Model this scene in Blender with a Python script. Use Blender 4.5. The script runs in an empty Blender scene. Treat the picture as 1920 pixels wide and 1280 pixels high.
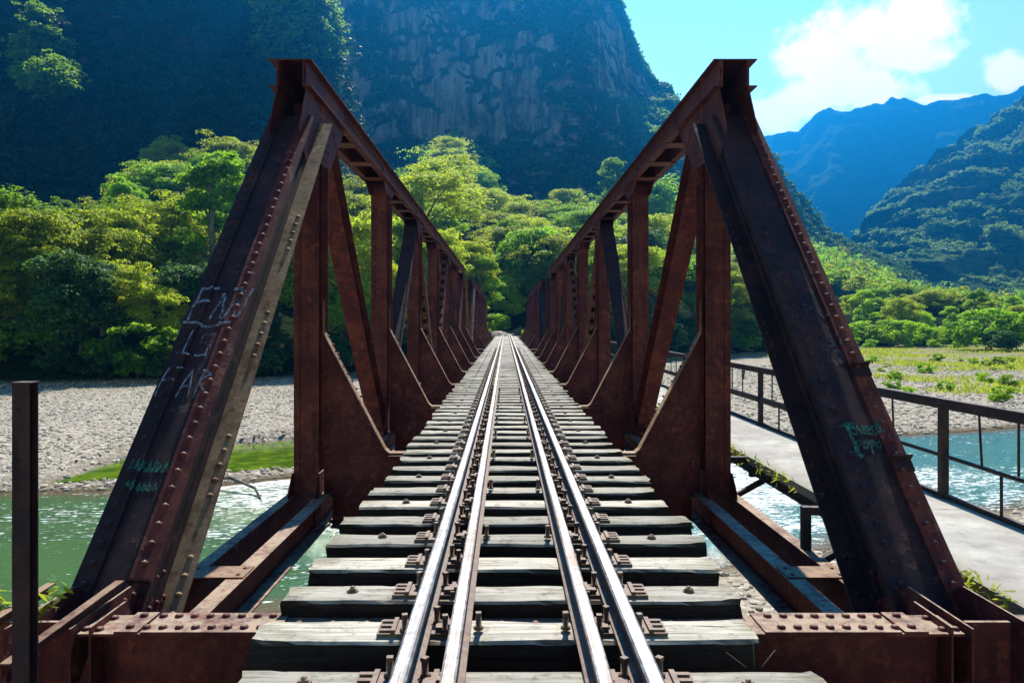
import bpy, bmesh, math, random
import numpy as np
from mathutils import Vector, Matrix
R = math.radians
sc = bpy.context.scene
# ------------------------------------------------------------------ camera
CX, CZ = -0.08, 1.5                       # camera stands a little left of the track centre, 1.5 m over the sleepers
F = 1400 / 1920
cam = bpy.data.cameras.new('camera'); co = bpy.data.objects.new('camera', cam); sc.collection.objects.link(co)
cam.sensor_width = 36; cam.lens = 36 * F
cam.shift_x = (960 - 948) / 1920; cam.shift_y = -(640 - 606) / 1920
cam.clip_start = 0.05; cam.clip_end = 20000
co.location = (CX, 0, CZ); co.rotation_euler = (R(90), 0, 0)
sc.camera = co
# ------------------------------------------------------------------ sun and sky
SUN_EL, SUN_AZ = 48.0, 5.0                # azimuth to the right of straight ahead
sd = Vector((math.sin(R(SUN_AZ)) * math.cos(R(SUN_EL)), math.cos(R(SUN_AZ)) * math.cos(R(SUN_EL)), math.sin(R(SUN_EL))))
sl = bpy.data.lights.new('sun', 'SUN'); so = bpy.data.objects.new('sun', sl); sc.collection.objects.link(so)
sl.energy = 5.0; sl.angle = R(0.53); sl.color = (1.0, 0.93, 0.80)
so.rotation_euler = sd.to_track_quat('Z', 'Y').to_euler(); so.location = (0, 0, 60)
sc.view_settings.view_transform = 'Standard'; sc.view_settings.look = 'None'
sc.view_settings.exposure = 1.35; sc.view_settings.gamma = 1; sc.view_settings.use_curve_mapping = False
HAZE = dict(density=3.7e-4, color=(0.010, 0.33, 1.0), aniso=0.78)
try:
    sc.cycles.max_bounces = 6; sc.cycles.transparent_max_bounces = 8; sc.cycles.volume_bounces = 0
except Exception: pass

# small node language --------------------------------------------------------
class NT:
    def __init__(s, nt): s.nt = nt
    def n(s, t, ins=None, **kw):
        x = s.nt.nodes.new(t)
        for k, v in kw.items(): setattr(x, k, v)
        for k, v in (ins or {}).items():
            if isinstance(v, bpy.types.NodeSocket): s.nt.links.new(v, x.inputs[k])
            else: x.inputs[k].default_value = v
        return x
    def m(s, op, a, b=0.0, c=0.0):
        return s.n('ShaderNodeMath', {0: a, 1: b, 2: c}, operation=op).outputs[0]
    def v(s, op, a, b=(0, 0, 0)):
        x = s.n('ShaderNodeVectorMath', {0: a, 1: b}, operation=op)
        return x.outputs['Value'] if op in ('LENGTH', 'DOT_PRODUCT', 'DISTANCE') else x.outputs[0]
    def noise(s, vec, scale, detail=4, rough=0.55, col=False):
        x = s.n('ShaderNodeTexNoise', {'Vector': vec, 'Scale': scale, 'Detail': detail, 'Roughness': rough})
        return x.outputs['Color' if col else 'Fac']
    def mix(s, f, a, b, t='MIX'):
        x = s.nt.nodes.new('ShaderNodeMix'); x.data_type = 'RGBA'; x.blend_type = t
        for i, v in ((0, f), (6, a), (7, b)):
            if isinstance(v, bpy.types.NodeSocket): s.nt.links.new(v, x.inputs[i])
            else: x.inputs[i].default_value = v if i == 0 else (tuple(v) + (1,) if len(v) == 3 else v)
        return x.outputs[2]
    def ss(s, x, a, b):                     # smoothstep
        r = s.n('ShaderNodeMapRange', {0: x, 1: a, 2: b, 3: 0.0, 4: 1.0}); r.interpolation_type = 'SMOOTHSTEP'
        return r.outputs[0]
    def map(s, vec, scale=(1, 1, 1), rot=(0, 0, 0)):
        return s.n('ShaderNodeMapping', {'Vector': vec, 'Scale': scale, 'Rotation': rot}).outputs[0]
    def bump(s, h, strength, dist, nrm=None):
        d = {'Height': h, 'Strength': strength, 'Distance': dist}
        if nrm is not None: d['Normal'] = nrm
        return s.n('ShaderNodeBump', d).outputs[0]

w = bpy.data.worlds.new('World'); sc.world = w; w.use_nodes = True
T = NT(w.node_tree); T.nt.nodes.clear()
sky = T.n('ShaderNodeTexSky', sky_type='NISHITA', sun_disc=False, sun_elevation=R(SUN_EL), sun_rotation=R(SUN_AZ),
          altitude=1500, air_density=1.0, dust_density=0.6, ozone_density=2.0)
gen = T.n('ShaderNodeTexCoord').outputs['Generated']
xyz = T.n('ShaderNodeSeparateXYZ', {0: gen})
dx, dy, dz = xyz.outputs
yy = T.m('MAXIMUM', dy, 0.05)
U_ = T.m('DIVIDE', dx, yy); V_ = T.m('DIVIDE', dz, yy)
uv = T.n('ShaderNodeCombineXYZ', {0: U_, 1: V_, 2: 0.0}).outputs[0]
wob = T.noise(gen, 14, 7, 0.62)
wob2 = T.noise(gen, 46, 5, 0.6)
mask = None
for (px, py, rx, ry) in [(1540, 105, 110, 72), (1640, 60, 120, 62), (1720, 35, 85, 75), (1600, 165, 130, 52), (1690, 95, 90, 50),
                         (1450, 215, 75, 48), (1895, 135, 52, 50), (1780, 187, 70, 12), (1500, 190, 90, 50), (1760, 105, 30, 10)]:
    a = T.v('SUBTRACT', uv, ((px - 948) / 1400, (606 - py) / 1400, 0))
    a = T.v('MULTIPLY', a, (1400 / rx, 1400 / ry, 1))
    d = T.m('SUBTRACT', 1.0, T.v('LENGTH', a))
    mask = d if mask is None else T.m('SMOOTH_MAX', mask, d, 0.25)
cm = T.m('ADD', mask, T.m('ADD', T.m('MULTIPLY', T.m('SUBTRACT', wob, 0.5), 2.0), T.m('MULTIPLY', T.m('SUBTRACT', wob2, 0.5), 0.8)))
cm = T.ss(cm, -0.12, 0.42)
gencl = T.ss(T.noise(gen, 3.1, 7, 0.6), 0.6, 0.75)      # loose clouds over the rest of the dome
gencl = T.m('MULTIPLY', gencl, T.ss(V_, 0.55, 0.8))
cm = T.m('MAXIMUM', cm, gencl)
tint = T.mix(T.ss(dz, 0.30, 0.62), (4.3, 4.3, 2.45), (0.30, 0.42, 0.95))
skyc = T.mix(1.0, sky.outputs[0], tint, 'MULTIPLY')
skyc = T.mix(T.m('MULTIPLY', T.ss(dz, 0.38, 0.12), 0.35), skyc, (27.0, 38.0, 33.0))
cloudc = T.mix(T.noise(gen, 20, 4), (27.0, 23.0, 19.5), (36.0, 29.5, 24.5))
skyc = T.mix(T.m('MULTIPLY', cm, 0.95), skyc, cloudc)
bg = T.n('ShaderNodeBackground', {'Color': skyc, 'Strength': 0.032})
T.nt.links.new(bg.outputs[0], T.n('ShaderNodeOutputWorld').inputs[0])

# ------------------------------------------------------------------ numpy noise
_rs = np.random.RandomState(7); _perm = _rs.permutation(1024); _perm = np.concatenate([_perm, _perm, _perm])
_g = _rs.normal(size=(1024, 3)); _g /= np.linalg.norm(_g, axis=1)[:, None]
def perlin(p):
    p = np.asarray(p, float); i = np.floor(p).astype(int); f = p - i; u = f * f * f * (f * (f * 6 - 15) + 10); i &= 1023
    r = 0
    for a in (0, 1):
        for b in (0, 1):
            for c in (0, 1):
                h = _perm[_perm[_perm[(i[..., 0] + a) & 1023] + ((i[..., 1] + b) & 1023)] % 1024 + ((i[..., 2] + c) & 1023)] % 1024
                d = (_g[h] * (f - np.array([a, b, c]))).sum(-1)
                wgt = (u[..., 0] if a else 1 - u[..., 0]) * (u[..., 1] if b else 1 - u[..., 1]) * (u[..., 2] if c else 1 - u[..., 2])
                r = r + d * wgt
    return r
def fbm(p, o=4, g=0.5, ridged=False):
    r = 0; a = 1; p = np.asarray(p, float)
    for k in range(o):
        v = perlin(p * 2 ** k + 17.3 * k)
        r = r + a * ((0.5 - np.abs(v) * 1.6) if ridged else v); a *= g
    return r

# ------------------------------------------------------------------ object helpers
C = sc.collection
def setp(o, label=None, cat=None, group=None, kind=None):
    if label: o['label'] = label
    if cat: o['category'] = cat
    if group: o['group'] = group
    if kind: o['kind'] = kind
    return o
def thing(name, loc, label, cat, group=None, rz=0):
    o = bpy.data.objects.new(name, None); C.objects.link(o); o.location = loc; o.rotation_euler = (0, 0, rz)
    o.empty_display_size = 0.3
    return setp(o, label, cat, group)
class MB:
    """collects faces, built as one mesh object"""
    def __init__(s): s.v = []; s.f = []; s.n = 0; s.smooth = []
    def add(s, v, f, smooth=False):
        v = np.asarray(v, float).reshape(-1, 3)
        s.v.append(v); b = s.n
        s.f += [tuple(b + i for i in q) for q in f]; s.smooth += [smooth] * len(f); s.n += len(v)
    def box(s, x0, x1, y0, y1, z0, z1, M=None):
        v = np.array([[x, y, z] for z in (z0, z1) for y in (y0, y1) for x in (x0, x1)], float)
        if M is not None: v = v @ M[0] + M[1]
        s.add(v, [(0, 2, 3, 1), (4, 5, 7, 6), (0, 1, 5, 4), (2, 6, 7, 3), (0, 4, 6, 2), (1, 3, 7, 5)])
    def poly(s, pts, off):                   # flat polygon given thickness by the vector off
        p = np.asarray(pts, float); n = len(p); q = p + np.asarray(off, float)
        s.add(np.vstack([p, q]), [tuple(range(n))[::-1], tuple(range(n, 2 * n))] + [(i, (i + 1) % n, n + (i + 1) % n, n + i) for i in range(n)])
    def dome(s, c, nrm, r, h, seg=7):
        nrm = np.asarray(nrm, float); nrm /= np.linalg.norm(nrm)
        a = np.array([1, 0, 0]) if abs(nrm[0]) < .8 else np.array([0, 1, 0])
        t = np.cross(nrm, a); t /= np.linalg.norm(t); b = np.cross(nrm, t)
        c = np.asarray(c, float); v = []
        for rr, hh in ((1, 0), (.8, .6)):
            for k in range(seg):
                q = 2 * math.pi * k / seg; v.append(c + t * math.cos(q) * r * rr + b * math.sin(q) * r * rr + nrm * h * hh)
        v.append(c + nrm * h)
        f = [(i, (i + 1) % seg, seg + (i + 1) % seg, seg + i) for i in range(seg)] + [(seg + i, seg + (i + 1) % seg, 2 * seg) for i in range(seg)]
        s.add(v, f, True)
    def tube(s, pts, rad, seg=8, cap=True, smooth=True):
        pts = [np.asarray(p, float) for p in pts]; n = len(pts)
        if not hasattr(rad, '__len__'): rad = [rad] * n
        ref = None; v = []
        for i, p in enumerate(pts):
            d = pts[min(i + 1, n - 1)] - pts[max(i - 1, 0)]; d = d / (np.linalg.norm(d) + 1e-9)
            if ref is None: ref = np.cross(d, [0, 0, 1]) if abs(d[2]) < .9 else np.cross(d, [1, 0, 0])
            ref = ref - d * ref.dot(d); ref /= np.linalg.norm(ref) + 1e-9; b = np.cross(d, ref)
            for k in range(seg):
                q = 2 * math.pi * k / seg + math.pi / 4; v.append(p + (ref * math.cos(q) + b * math.sin(q)) * rad[i])
        f = [(i * seg + k, i * seg + (k + 1) % seg, (i + 1) * seg + (k + 1) % seg, (i + 1) * seg + k) for i in range(n - 1) for k in range(seg)]
        if cap: f += [tuple(range(seg))[::-1], tuple(range((n - 1) * seg, n * seg))]
        s.add(v, f, smooth)
    def mesh(s, name, mats, recalc=True):
        me = bpy.data.meshes.new(name); v = np.vstack(s.v)
        me.from_pydata(v.tolist(), [], s.f)
        for m_ in (mats if isinstance(mats, list) else [mats]): me.materials.append(m_)
        me.polygons.foreach_set('use_smooth', s.smooth)
        if recalc:
            bm = bmesh.new(); bm.from_mesh(me); bmesh.ops.recalc_face_normals(bm, faces=bm.faces); bm.to_mesh(me); bm.free()
        return me
    def build(s, name, mat, parent=None, recalc=True):
        o = bpy.data.objects.new(name, s.mesh(name, mat, recalc)); C.objects.link(o)
        if parent: o.parent = parent
        return o
def quads_mesh(name, V, mat, tint=None, smooth=False, N=4):
    """V (n*N,3) -> n faces of N corners"""
    n = len(V) // N; me = bpy.data.meshes.new(name)
    me.vertices.add(len(V)); me.vertices.foreach_set('co', np.asarray(V, np.float32).ravel())
    me.loops.add(n * N); me.loops.foreach_set('vertex_index', np.arange(n * N, dtype=np.int32))
    me.polygons.add(n); me.polygons.foreach_set('loop_start', np.arange(0, n * N, N, dtype=np.int32))
    try: me.polygons.foreach_set('loop_total', np.full(n, N, dtype=np.int32))
    except Exception: pass
    me.materials.append(mat)
    if tint is not None:
        a = me.attributes.new('tint', 'FLOAT', 'POINT'); a.data.foreach_set('value', np.repeat(tint, N).astype(np.float32))
    me.update(calc_edges=True)
    return me
def grid_mesh(name, P, mat, attrs=None):
    h, w_, _ = P.shape; me = bpy.data.meshes.new(name)
    idx = np.arange(h * w_).reshape(h, w_)
    q = np.stack([idx[:-1, :-1], idx[:-1, 1:], idx[1:, 1:], idx[1:, :-1]], -1).reshape(-1, 4); n = len(q)
    me.vertices.add(h * w_); me.vertices.foreach_set('co', P.reshape(-1).astype(np.float32))
    me.loops.add(n * 4); me.loops.foreach_set('vertex_index', q.ravel().astype(np.int32))
    me.polygons.add(n); me.polygons.foreach_set('loop_start', np.arange(0, n * 4, 4, dtype=np.int32))
    try: me.polygons.foreach_set('loop_total', np.full(n, 4, dtype=np.int32))
    except Exception: pass
    me.polygons.foreach_set('use_smooth', np.ones(n, bool))
    me.materials.append(mat)
    for k, v in (attrs or {}).items():
        a = me.attributes.new(k, 'FLOAT', 'POINT'); a.data.foreach_set('value', v.ravel().astype(np.float32))
    me.update(calc_edges=True)
    return me
def put(name, me, parent=None, loc=None):
    o = bpy.data.objects.new(name, me); C.objects.link(o)
    if parent: o.parent = parent
    if loc: o.location = loc
    return o
def kids(o): return [x for x in bpy.data.objects if x.parent == o]
def copy_tree(o, tree, parent=None):
    c = o.copy(); C.objects.link(c); c.parent = parent
    for ch, sub in tree: copy_tree(ch, sub, c)
    return c
def tree_of(o, idx): return [(c, tree_of(c, idx)) for c in idx.get(o.name, [])]
def child_index():
    d = {}
    for x in bpy.data.objects:
        if x.parent: d.setdefault(x.parent.name, []).append(x)
    return d

# ------------------------------------------------------------------ materials
def mat(name):
    m = bpy.data.materials.new(name); m.use_nodes = True; t = NT(m.node_tree); t.nt.nodes.clear()
    t.out = t.n('ShaderNodeOutputMaterial'); m.diffuse_color = (.5, .5, .5, 1)
    return m, t
def done(t, sh): t.nt.links.new(sh, t.out.inputs[0])
def pr(t, **k):
    nm = {'col': 'Base Color', 'rough': 'Roughness', 'metal': 'Metallic', 'nrm': 'Normal', 'spec': 'Specular IOR Level'}
    return t.n('ShaderNodeBsdfPrincipled', {nm[a]: (tuple(b) + (1,) if isinstance(b, tuple) and len(b) == 3 else b) for a, b in k.items()}).outputs[0]

def steel(name, base, rust, dust, dustamt=0.75, scale=1.0, dz0=.72, dz1=.97):
    m, t = mat(name); geo = t.n('ShaderNodeNewGeometry'); P = geo.outputs['Position']
    n1 = t.noise(P, 2.3 * scale, 8, 0.65); n2 = t.noise(P, 14 * scale, 6, 0.7)
    st = t.noise(t.map(P, (9, 9, 1.1)), 1.0, 5, 0.6)
    n3 = t.noise(P, 90, 3, 0.6)
    c = t.mix(t.ss(t.m('ADD', n1, t.m('MULTIPLY', t.m('SUBTRACT', n2, .5), .6)), 0.42, 0.66), base, rust)
    c = t.mix(t.m('MULTIPLY', t.ss(st, 0.52, 0.75), 0.55), c, tuple(x * 0.45 for x in base))
    c = t.mix(t.m('MULTIPLY', t.ss(n2, .58, .72), .5), c, tuple(min(1, x * 1.9) for x in rust))
    nz = t.n('ShaderNodeSeparateXYZ', {0: geo.outputs['Normal']}).outputs[2]
    up = t.m('MULTIPLY', t.ss(nz, dz0, dz1), t.m('MULTIPLY', t.ss(t.m('ADD', n1, n2), 0.7, 1.15), dustamt))
    c = t.mix(up, c, dust)
    c = t.mix(t.m('MULTIPLY', n3, .5), c, t.mix(1, c, (.45, .45, .45), 'MULTIPLY'))
    fl = t.noise(P, 5.5 * scale, 9, .75); fl2 = t.noise(t.map(P, (3, 3, .6)), 2.2, 7, .7)
    c = t.mix(t.m('MULTIPLY', t.ss(fl, .57, .62), .75), c, tuple(min(1, x * 1.35) for x in rust))
    c = t.mix(t.m('MULTIPLY', t.ss(fl2, .56, .68), .6), c, tuple(x * .3 for x in base))
    h = t.m('ADD', t.m('ADD', t.m('MULTIPLY', n2, .7), t.m('MULTIPLY', n3, .35)), t.m('MULTIPLY', t.ss(fl, .57, .62), -.4))
    done(t, pr(t, col=c, rough=t.m('ADD', 0.62, t.m('MULTIPLY', n2, .25)), spec=0.22, nrm=t.bump(h, .55, .006)))
    return m
M_STEEL = steel('rusty_red_steel', (.080, .0135, .016), (.155, .038, .027), (.42, .32, .22), .85)
M_STEEL_S = steel('sandy_sunlit_steel', (.16, .065, .04), (.28, .155, .085), (.42, .29, .17), .8, dz0=.2, dz1=.6)  # sandy dust tone that also carries the sunlit brightening of flange edges
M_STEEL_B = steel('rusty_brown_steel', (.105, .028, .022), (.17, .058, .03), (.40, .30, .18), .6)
M_STEEL_D = steel('dark_and_shaded_steel', (.022, .0115, .017), (.054, .021, .022), (.30, .24, .17), .35)  # dark members, plus the shade-toned copy for unlit end post strips
M_DARK = steel('dark_walkway_steel', (.030, .026, .034), (.06, .035, .03), (.25, .22, .2), .5)

m, t = mat('rail_steel'); geo = t.n('ShaderNodeNewGeometry'); P = geo.outputs['Position']
n = t.noise(P, 25, 6, .7); st = t.noise(t.map(P, (60, 1.5, 20)), 1, 4)
done(t, pr(t, col=t.mix(t.ss(n, .35, .7), (.11, .065, .045), (.20, .13, .085)), rough=.65, spec=.4, nrm=t.bump(n, .5, .004))); M_RAIL = m
def railtop(name, c1, c2, rough, metal):
    m, t = mat(name); P = t.n('ShaderNodeNewGeometry').outputs['Position']
    n = t.noise(t.map(P, (70, 1.2, 10)), 1, 5); n2 = t.noise(P, 16, 7, .75)
    done(t, pr(t, col=t.mix(t.ss(t.m('ADD', t.m('MULTIPLY', n, .5), t.m('MULTIPLY', n2, .5)), .42, .62), c1, c2), metal=metal, rough=t.m('ADD', rough, t.m('MULTIPLY', n2, .22)), nrm=t.bump(n2, .25, .003)))
    return m
M_RAILTOP = railtop('polished_rail_head', (.11, .105, .105), (.33, .335, .35), .40, .6)
M_GUARDTOP = railtop('dull_rail_head', (.16, .12, .10), (.44, .42, .42), .5, .4)

def wood(name, tone=1.0):
    m, t = mat(name); tc = t.n('ShaderNodeTexCoord').outputs['Object']; rnd = t.n('ShaderNodeObjectInfo').outputs['Random']
    off = t.n('ShaderNodeCombineXYZ', {0: t.m('MULTIPLY', rnd, 37.0), 1: t.m('MULTIPLY', rnd, 11.0), 2: 0.0}).outputs[0]
    P = t.v('ADD', tc, off)
    g = t.noise(t.map(P, (1.6, 38, 38)), 1, 8, .7); b = t.noise(P, 3.2, 6, .65); cr = t.noise(t.map(P, (0.9, 60, 60)), 1, 3, .5)
    sx = t.n('ShaderNodeSeparateXYZ', {0: tc}); ax = t.m('ABSOLUTE', sx.outputs[0])
    c = t.mix(t.ss(g, .3, .72), (.36 * tone, .33 * tone, .28 * tone), (.74 * tone, .715 * tone, .63 * tone))
    c = t.mix(t.m('MULTIPLY', t.ss(b, .56, .72), .5), c, (.30, .28, .20))
    endm = t.m('MULTIPLY', t.ss(t.m('ADD', ax, t.m('MULTIPLY', t.m('SUBTRACT', b, .5), 1.1)), 1.0, 1.45), .7)      # weathered, mossy ends
    c = t.mix(endm, c, t.mix(t.ss(g, .4, .6), (.10, .09, .05), (.27, .25, .15)))
    stain = t.m('MULTIPLY', t.m('SUBTRACT', 1.0, t.ss(t.m('ABSOLUTE', t.m('SUBTRACT', ax, .42)), .02, .17)), t.m('MULTIPLY', t.ss(t.m('ADD', g, b), .75, 1.1), .75))   # rust around the rail feet
    c = t.mix(stain, c, (.11, .065, .04))
    c = t.mix(t.ss(cr, .64, .68), c, (.05, .04, .03))
    c = t.mix(t.m('MULTIPLY', t.ss(t.noise(P, 7, 10, .8), .50, .64), .8), c, (.16, .14, .11))
    c = t.mix(t.m('MULTIPLY', t.ss(t.noise(t.map(P, (5, 90, 90)), 1, 4, .7), .5, .7), .5), c, t.mix(1.0, c, (.45, .42, .38), 'MULTIPLY'))
    c = t.mix(1.0, c, t.mix(rnd, (.62, .61, .58), (1.15, 1.12, 1.05)), 'MULTIPLY')
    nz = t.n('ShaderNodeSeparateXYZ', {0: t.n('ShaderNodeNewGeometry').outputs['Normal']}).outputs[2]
    c = t.mix(t.ss(nz, .75, .3), c, t.mix(1.0, c, (.065, .055, .06), 'MULTIPLY'))        # shade on the backlit sleeper sides, darkened in the colour
    h = t.m('ADD', g, t.m('MULTIPLY', t.ss(cr, .70, .64), .8))
    done(t, pr(t, col=c, rough=.85, spec=.2, nrm=t.bump(h, .7, .008)))
    return m
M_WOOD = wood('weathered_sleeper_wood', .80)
def leafmat(name, c1, c2, trans, tr=0.5):
    m, t = mat(name); tc = t.n('ShaderNodeTexCoord').outputs['Object']; oi = t.n('ShaderNodeObjectInfo').outputs['Random']
    ti = t.n('ShaderNodeAttribute', attribute_name='tint').outputs['Fac']
    n = t.noise(tc, .55, 3)
    f = t.m('ADD', t.m('MULTIPLY', ti, .55), t.m('ADD', t.m('MULTIPLY', t.m('SUBTRACT', n, .5), 1.2), t.m('MULTIPLY', t.m('SUBTRACT', oi, .12), .85)))
    f = t.ss(f, 0, 1)
    c = t.mix(f, c1, c2); tcx = t.mix(f, tuple(x * .55 for x in trans), trans)
    p = pr(t, col=c, rough=.55, spec=.10)
    tl = t.n('ShaderNodeBsdfTranslucent', {'Color': tcx}).outputs[0]
    done(t, t.n('ShaderNodeMixShader', {0: tr, 1: p, 2: tl}).outputs[0])
    return m
M_LEAF = leafmat('green_leaves', (.035, .10, .006), (.20, .36, .018), (.40, .70, .02))
M_LEAF_Y = leafmat('yellow_green_leaves', (.08, .14, .008), (.34, .40, .025), (.62, .74, .03))
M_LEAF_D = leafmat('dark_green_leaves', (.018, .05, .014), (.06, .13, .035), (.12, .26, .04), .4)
M_LEAF_M = leafmat('mountain_leaves', (.035, .09, .02), (.18, .28, .06), (.28, .46, .07), .4)
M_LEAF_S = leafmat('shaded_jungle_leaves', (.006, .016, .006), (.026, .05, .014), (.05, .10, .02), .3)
M_LEAF_F = leafmat('bright_bush_leaves', (.14, .27, .008), (.33, .48, .018), (.55, .85, .02))
M_GRASS = leafmat('grass_blades', (.17, .23, .02), (.36, .40, .06), (.55, .62, .06), .45)
m, t = mat('tree_bark'); P = t.n('ShaderNodeTexCoord').outputs['Object']; n = t.noise(t.map(P, (5, 5, 1.2)), 1, 7, .7)
done(t, pr(t, col=t.mix(t.ss(n, .3, .7), (.045, .035, .028), (.22, .19, .15)), rough=.9, nrm=t.bump(n, .6, .05))); M_BARK = m

def groundmat():
    m, t = mat('valley_ground'); geo = t.n('ShaderNodeNewGeometry'); P = geo.outputs['Position']
    veg = t.n('ShaderNodeAttribute', attribute_name='veg').outputs['Fac']
    gr = t.n('ShaderNodeAttribute', attribute_name='grassy').outputs['Fac']
    wet = t.n('ShaderNodeAttribute', attribute_name='wet').outputs['Fac']
    vo = t.n('ShaderNodeTexVoronoi', {'Vector': P, 'Scale': 4.2}); vo2 = t.n('ShaderNodeTexVoronoi', {'Vector': P, 'Scale': 9.5})
    vc = t.n('ShaderNodeSeparateColor', {0: vo.outputs['Color']}).outputs[0]
    vc2 = t.n('ShaderNodeSeparateColor', {0: vo2.outputs['Color']}).outputs[0]
    nb = t.noise(P, .12, 6, .6); nf = t.noise(P, 2.2, 8, .7)
    c = t.mix(vc, (.25, .215, .16), (.50, .445, .355)); c = t.mix(t.m('MULTIPLY', vc2, .5), c, (.36, .33, .28))
    c = t.mix(t.m('MULTIPLY', t.ss(nb, .45, .65), .45), c, (.33, .29, .225))
    c = t.mix(t.m('MULTIPLY', t.ss(vo.outputs['Distance'], .40, .66), .45), c, (.12, .105, .09))
    c = t.mix(wet, c, (.075, .055, .028))
    gm = t.m('MULTIPLY', gr, t.ss(t.m('ADD', nf, t.m('MULTIPLY', nb, .6)), .62, .95))
    c = t.mix(gm, c, (.17, .17, .05))
    vg = t.mix(t.ss(nf, .35, .65), (.006, .010, .005), (.026, .038, .010))
    c = t.mix(t.ss(t.m('ADD', veg, t.m('MULTIPLY', t.m('SUBTRACT', nf, .5), .5)), .35, .6), c, vg)
    h = t.m('ADD', t.m('MULTIPLY', vo.outputs['Distance'], -1.0), t.m('ADD', t.m('MULTIPLY', vo2.outputs['Distance'], -.4), t.m('MULTIPLY', nf, .6)))
    done(t, pr(t, col=c, rough=1.0, spec=0.0, nrm=t.bump(h, .7, .09)))
    return m
M_GROUND = groundmat()

def rockmat(name, rock1, rock2, g1, g2, scale, steepveg=.42, bd=4.0, bs=.9, vb=-.55):
    m, t = mat(name); geo = t.n('ShaderNodeNewGeometry'); P = geo.outputs['Position']
    nz = t.n('ShaderNodeSeparateXYZ', {0: geo.outputs['Normal']}).outputs[2]
    n1 = t.noise(P, scale * .25, 7, .62); n2 = t.noise(P, scale, 9, .68); st = t.noise(t.map(P, (scale * 1.6, scale * 1.6, scale * .16)), 1, 7, .65)
    vo = t.n('ShaderNodeTexVoronoi', {'Vector': P, 'Scale': scale * 2.2}).outputs['Distance']
    rk = t.mix(t.ss(st, .36, .66), rock1, rock2)
    gg = t.mix(t.ss(n2, .35, .68), g1, g2)
    f = t.m('ADD', t.m('ADD', nz, t.m('ADD', t.m('MULTIPLY', t.m('SUBTRACT', n1, .5), 1.2), t.m('MULTIPLY', t.m('SUBTRACT', st, .5), -1.3))), t.m('MULTIPLY', t.m('SUBTRACT', n2, .5), 1.0))
    c = t.mix(t.ss(f, steepveg - .12, steepveg + .1), rk, gg)
    h = t.m('ADD', t.m('ADD', t.m('MULTIPLY', n2, 1.0), t.m('MULTIPLY', st, .7)), t.m('MULTIPLY', vo, vb))
    done(t, pr(t, col=c, rough=.95, spec=0.0, nrm=t.bump(h, bs, bd)))
    return m
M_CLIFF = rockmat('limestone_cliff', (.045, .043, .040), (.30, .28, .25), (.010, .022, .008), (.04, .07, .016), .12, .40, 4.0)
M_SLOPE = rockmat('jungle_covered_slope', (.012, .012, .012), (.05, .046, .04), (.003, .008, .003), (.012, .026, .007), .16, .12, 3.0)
M_MOUNT = rockmat('green_mountain', (.03, .045, .02), (.14, .14, .11), (.02, .045, .014), (.09, .14, .035), .035, .12, 6.0, .7, -.9)
M_FAR = rockmat('distant_mountain', (.03, .055, .025), (.06, .10, .04), (.02, .04, .012), (.05, .09, .03), .012, .05, 16.0, .5, -.3)

def watermat(name, shallow, deep1, deep2, foam_glint, sc_=1.0):
    m, t = mat(name); geo = t.n('ShaderNodeNewGeometry'); P = geo.outputs['Position']
    dep = t.n('ShaderNodeAttribute', attribute_name='depth').outputs['Fac']; rif = t.n('ShaderNodeAttribute', attribute_name='riffle').outputs['Fac']
    rt = t.map(P, (1, 1, 1), (0, 0, R(-12)))
    wv = t.noise(t.map(rt, (.55, 2.1, 1)), 1.0 * sc_, 5, .6); wf = t.noise(t.map(rt, (1.6, 5.5, 1)), 1.3 * sc_, 5, .62); ws = t.noise(t.map(rt, (.25, .9, 1)), .5, 4)
    wx = t.noise(t.map(rt, (4, 11, 1)), 1.6, 3, .6)
    sx = t.n('ShaderNodeSeparateXYZ', {0: P}).outputs[0]
    c = t.mix(t.ss(sx, -6, 9), deep1, deep2)
    c = t.mix(t.m('MULTIPLY', t.ss(ws, .4, .65), .45), c, t.mix(1, c, (.55, .6, .5), 'MULTIPLY'))
    c = t.mix(t.ss(t.m('ADD', dep, t.m('MULTIPLY', t.m('SUBTRACT', wv, .5), .35)), .38, .02), c, shallow)
    fm = t.m('ADD', t.m('MULTIPLY', wf, .6), t.m('ADD', t.m('MULTIPLY', wx, .38), t.m('MULTIPLY', ws, .3)))
    fm = t.m('MULTIPLY', t.ss(t.m('ADD', fm, t.m('MULTIPLY', rif, .16)), .735, .80), foam_glint)
    c = t.mix(fm, c, (.80, .82, .80))  # white foam and sun sparkle both painted into the water colour
    h = t.m('ADD', t.m('MULTIPLY', wv, 1.0), t.m('ADD', t.m('MULTIPLY', wf, .42), t.m('MULTIPLY', wx, .16)))
    rg = t.m('ADD', .10, t.m('MULTIPLY', fm, .6))
    st = t.m('ADD', .32, t.m('MULTIPLY', rif, .5))
    b = t.n('ShaderNodeBump', {'Height': h, 'Strength': st, 'Distance': .42}).outputs[0]
    done(t, pr(t, col=c, rough=rg, spec=.5, nrm=b))
    return m
M_WATER = watermat('river_water', (.12, .085, .025), (.050, .120, .014), (.03, .17, .155), .8)
m, t = mat('algae_pond_water'); P = t.n('ShaderNodeNewGeometry').outputs['Position']; n = t.noise(P, 1.1, 7, .65)
done(t, pr(t, col=t.mix(t.ss(n, .4, .65), (.05, .10, .004), (.14, .23, .008)), rough=.14, spec=.45, nrm=t.bump(n, .10, .05))); M_POND = m
m, t = mat('river_stone'); P = t.n('ShaderNodeNewGeometry').outputs['Position']; ti = t.n('ShaderNodeAttribute', attribute_name='tint').outputs['Fac']
n = t.noise(P, 6, 5)
done(t, pr(t, col=t.mix(ti, t.mix(n, (.20, .17, .13), (.30, .26, .20)), (.58, .52, .42)), rough=.8, spec=.25, nrm=t.bump(n, .3, .02))); M_STONE = m
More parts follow.
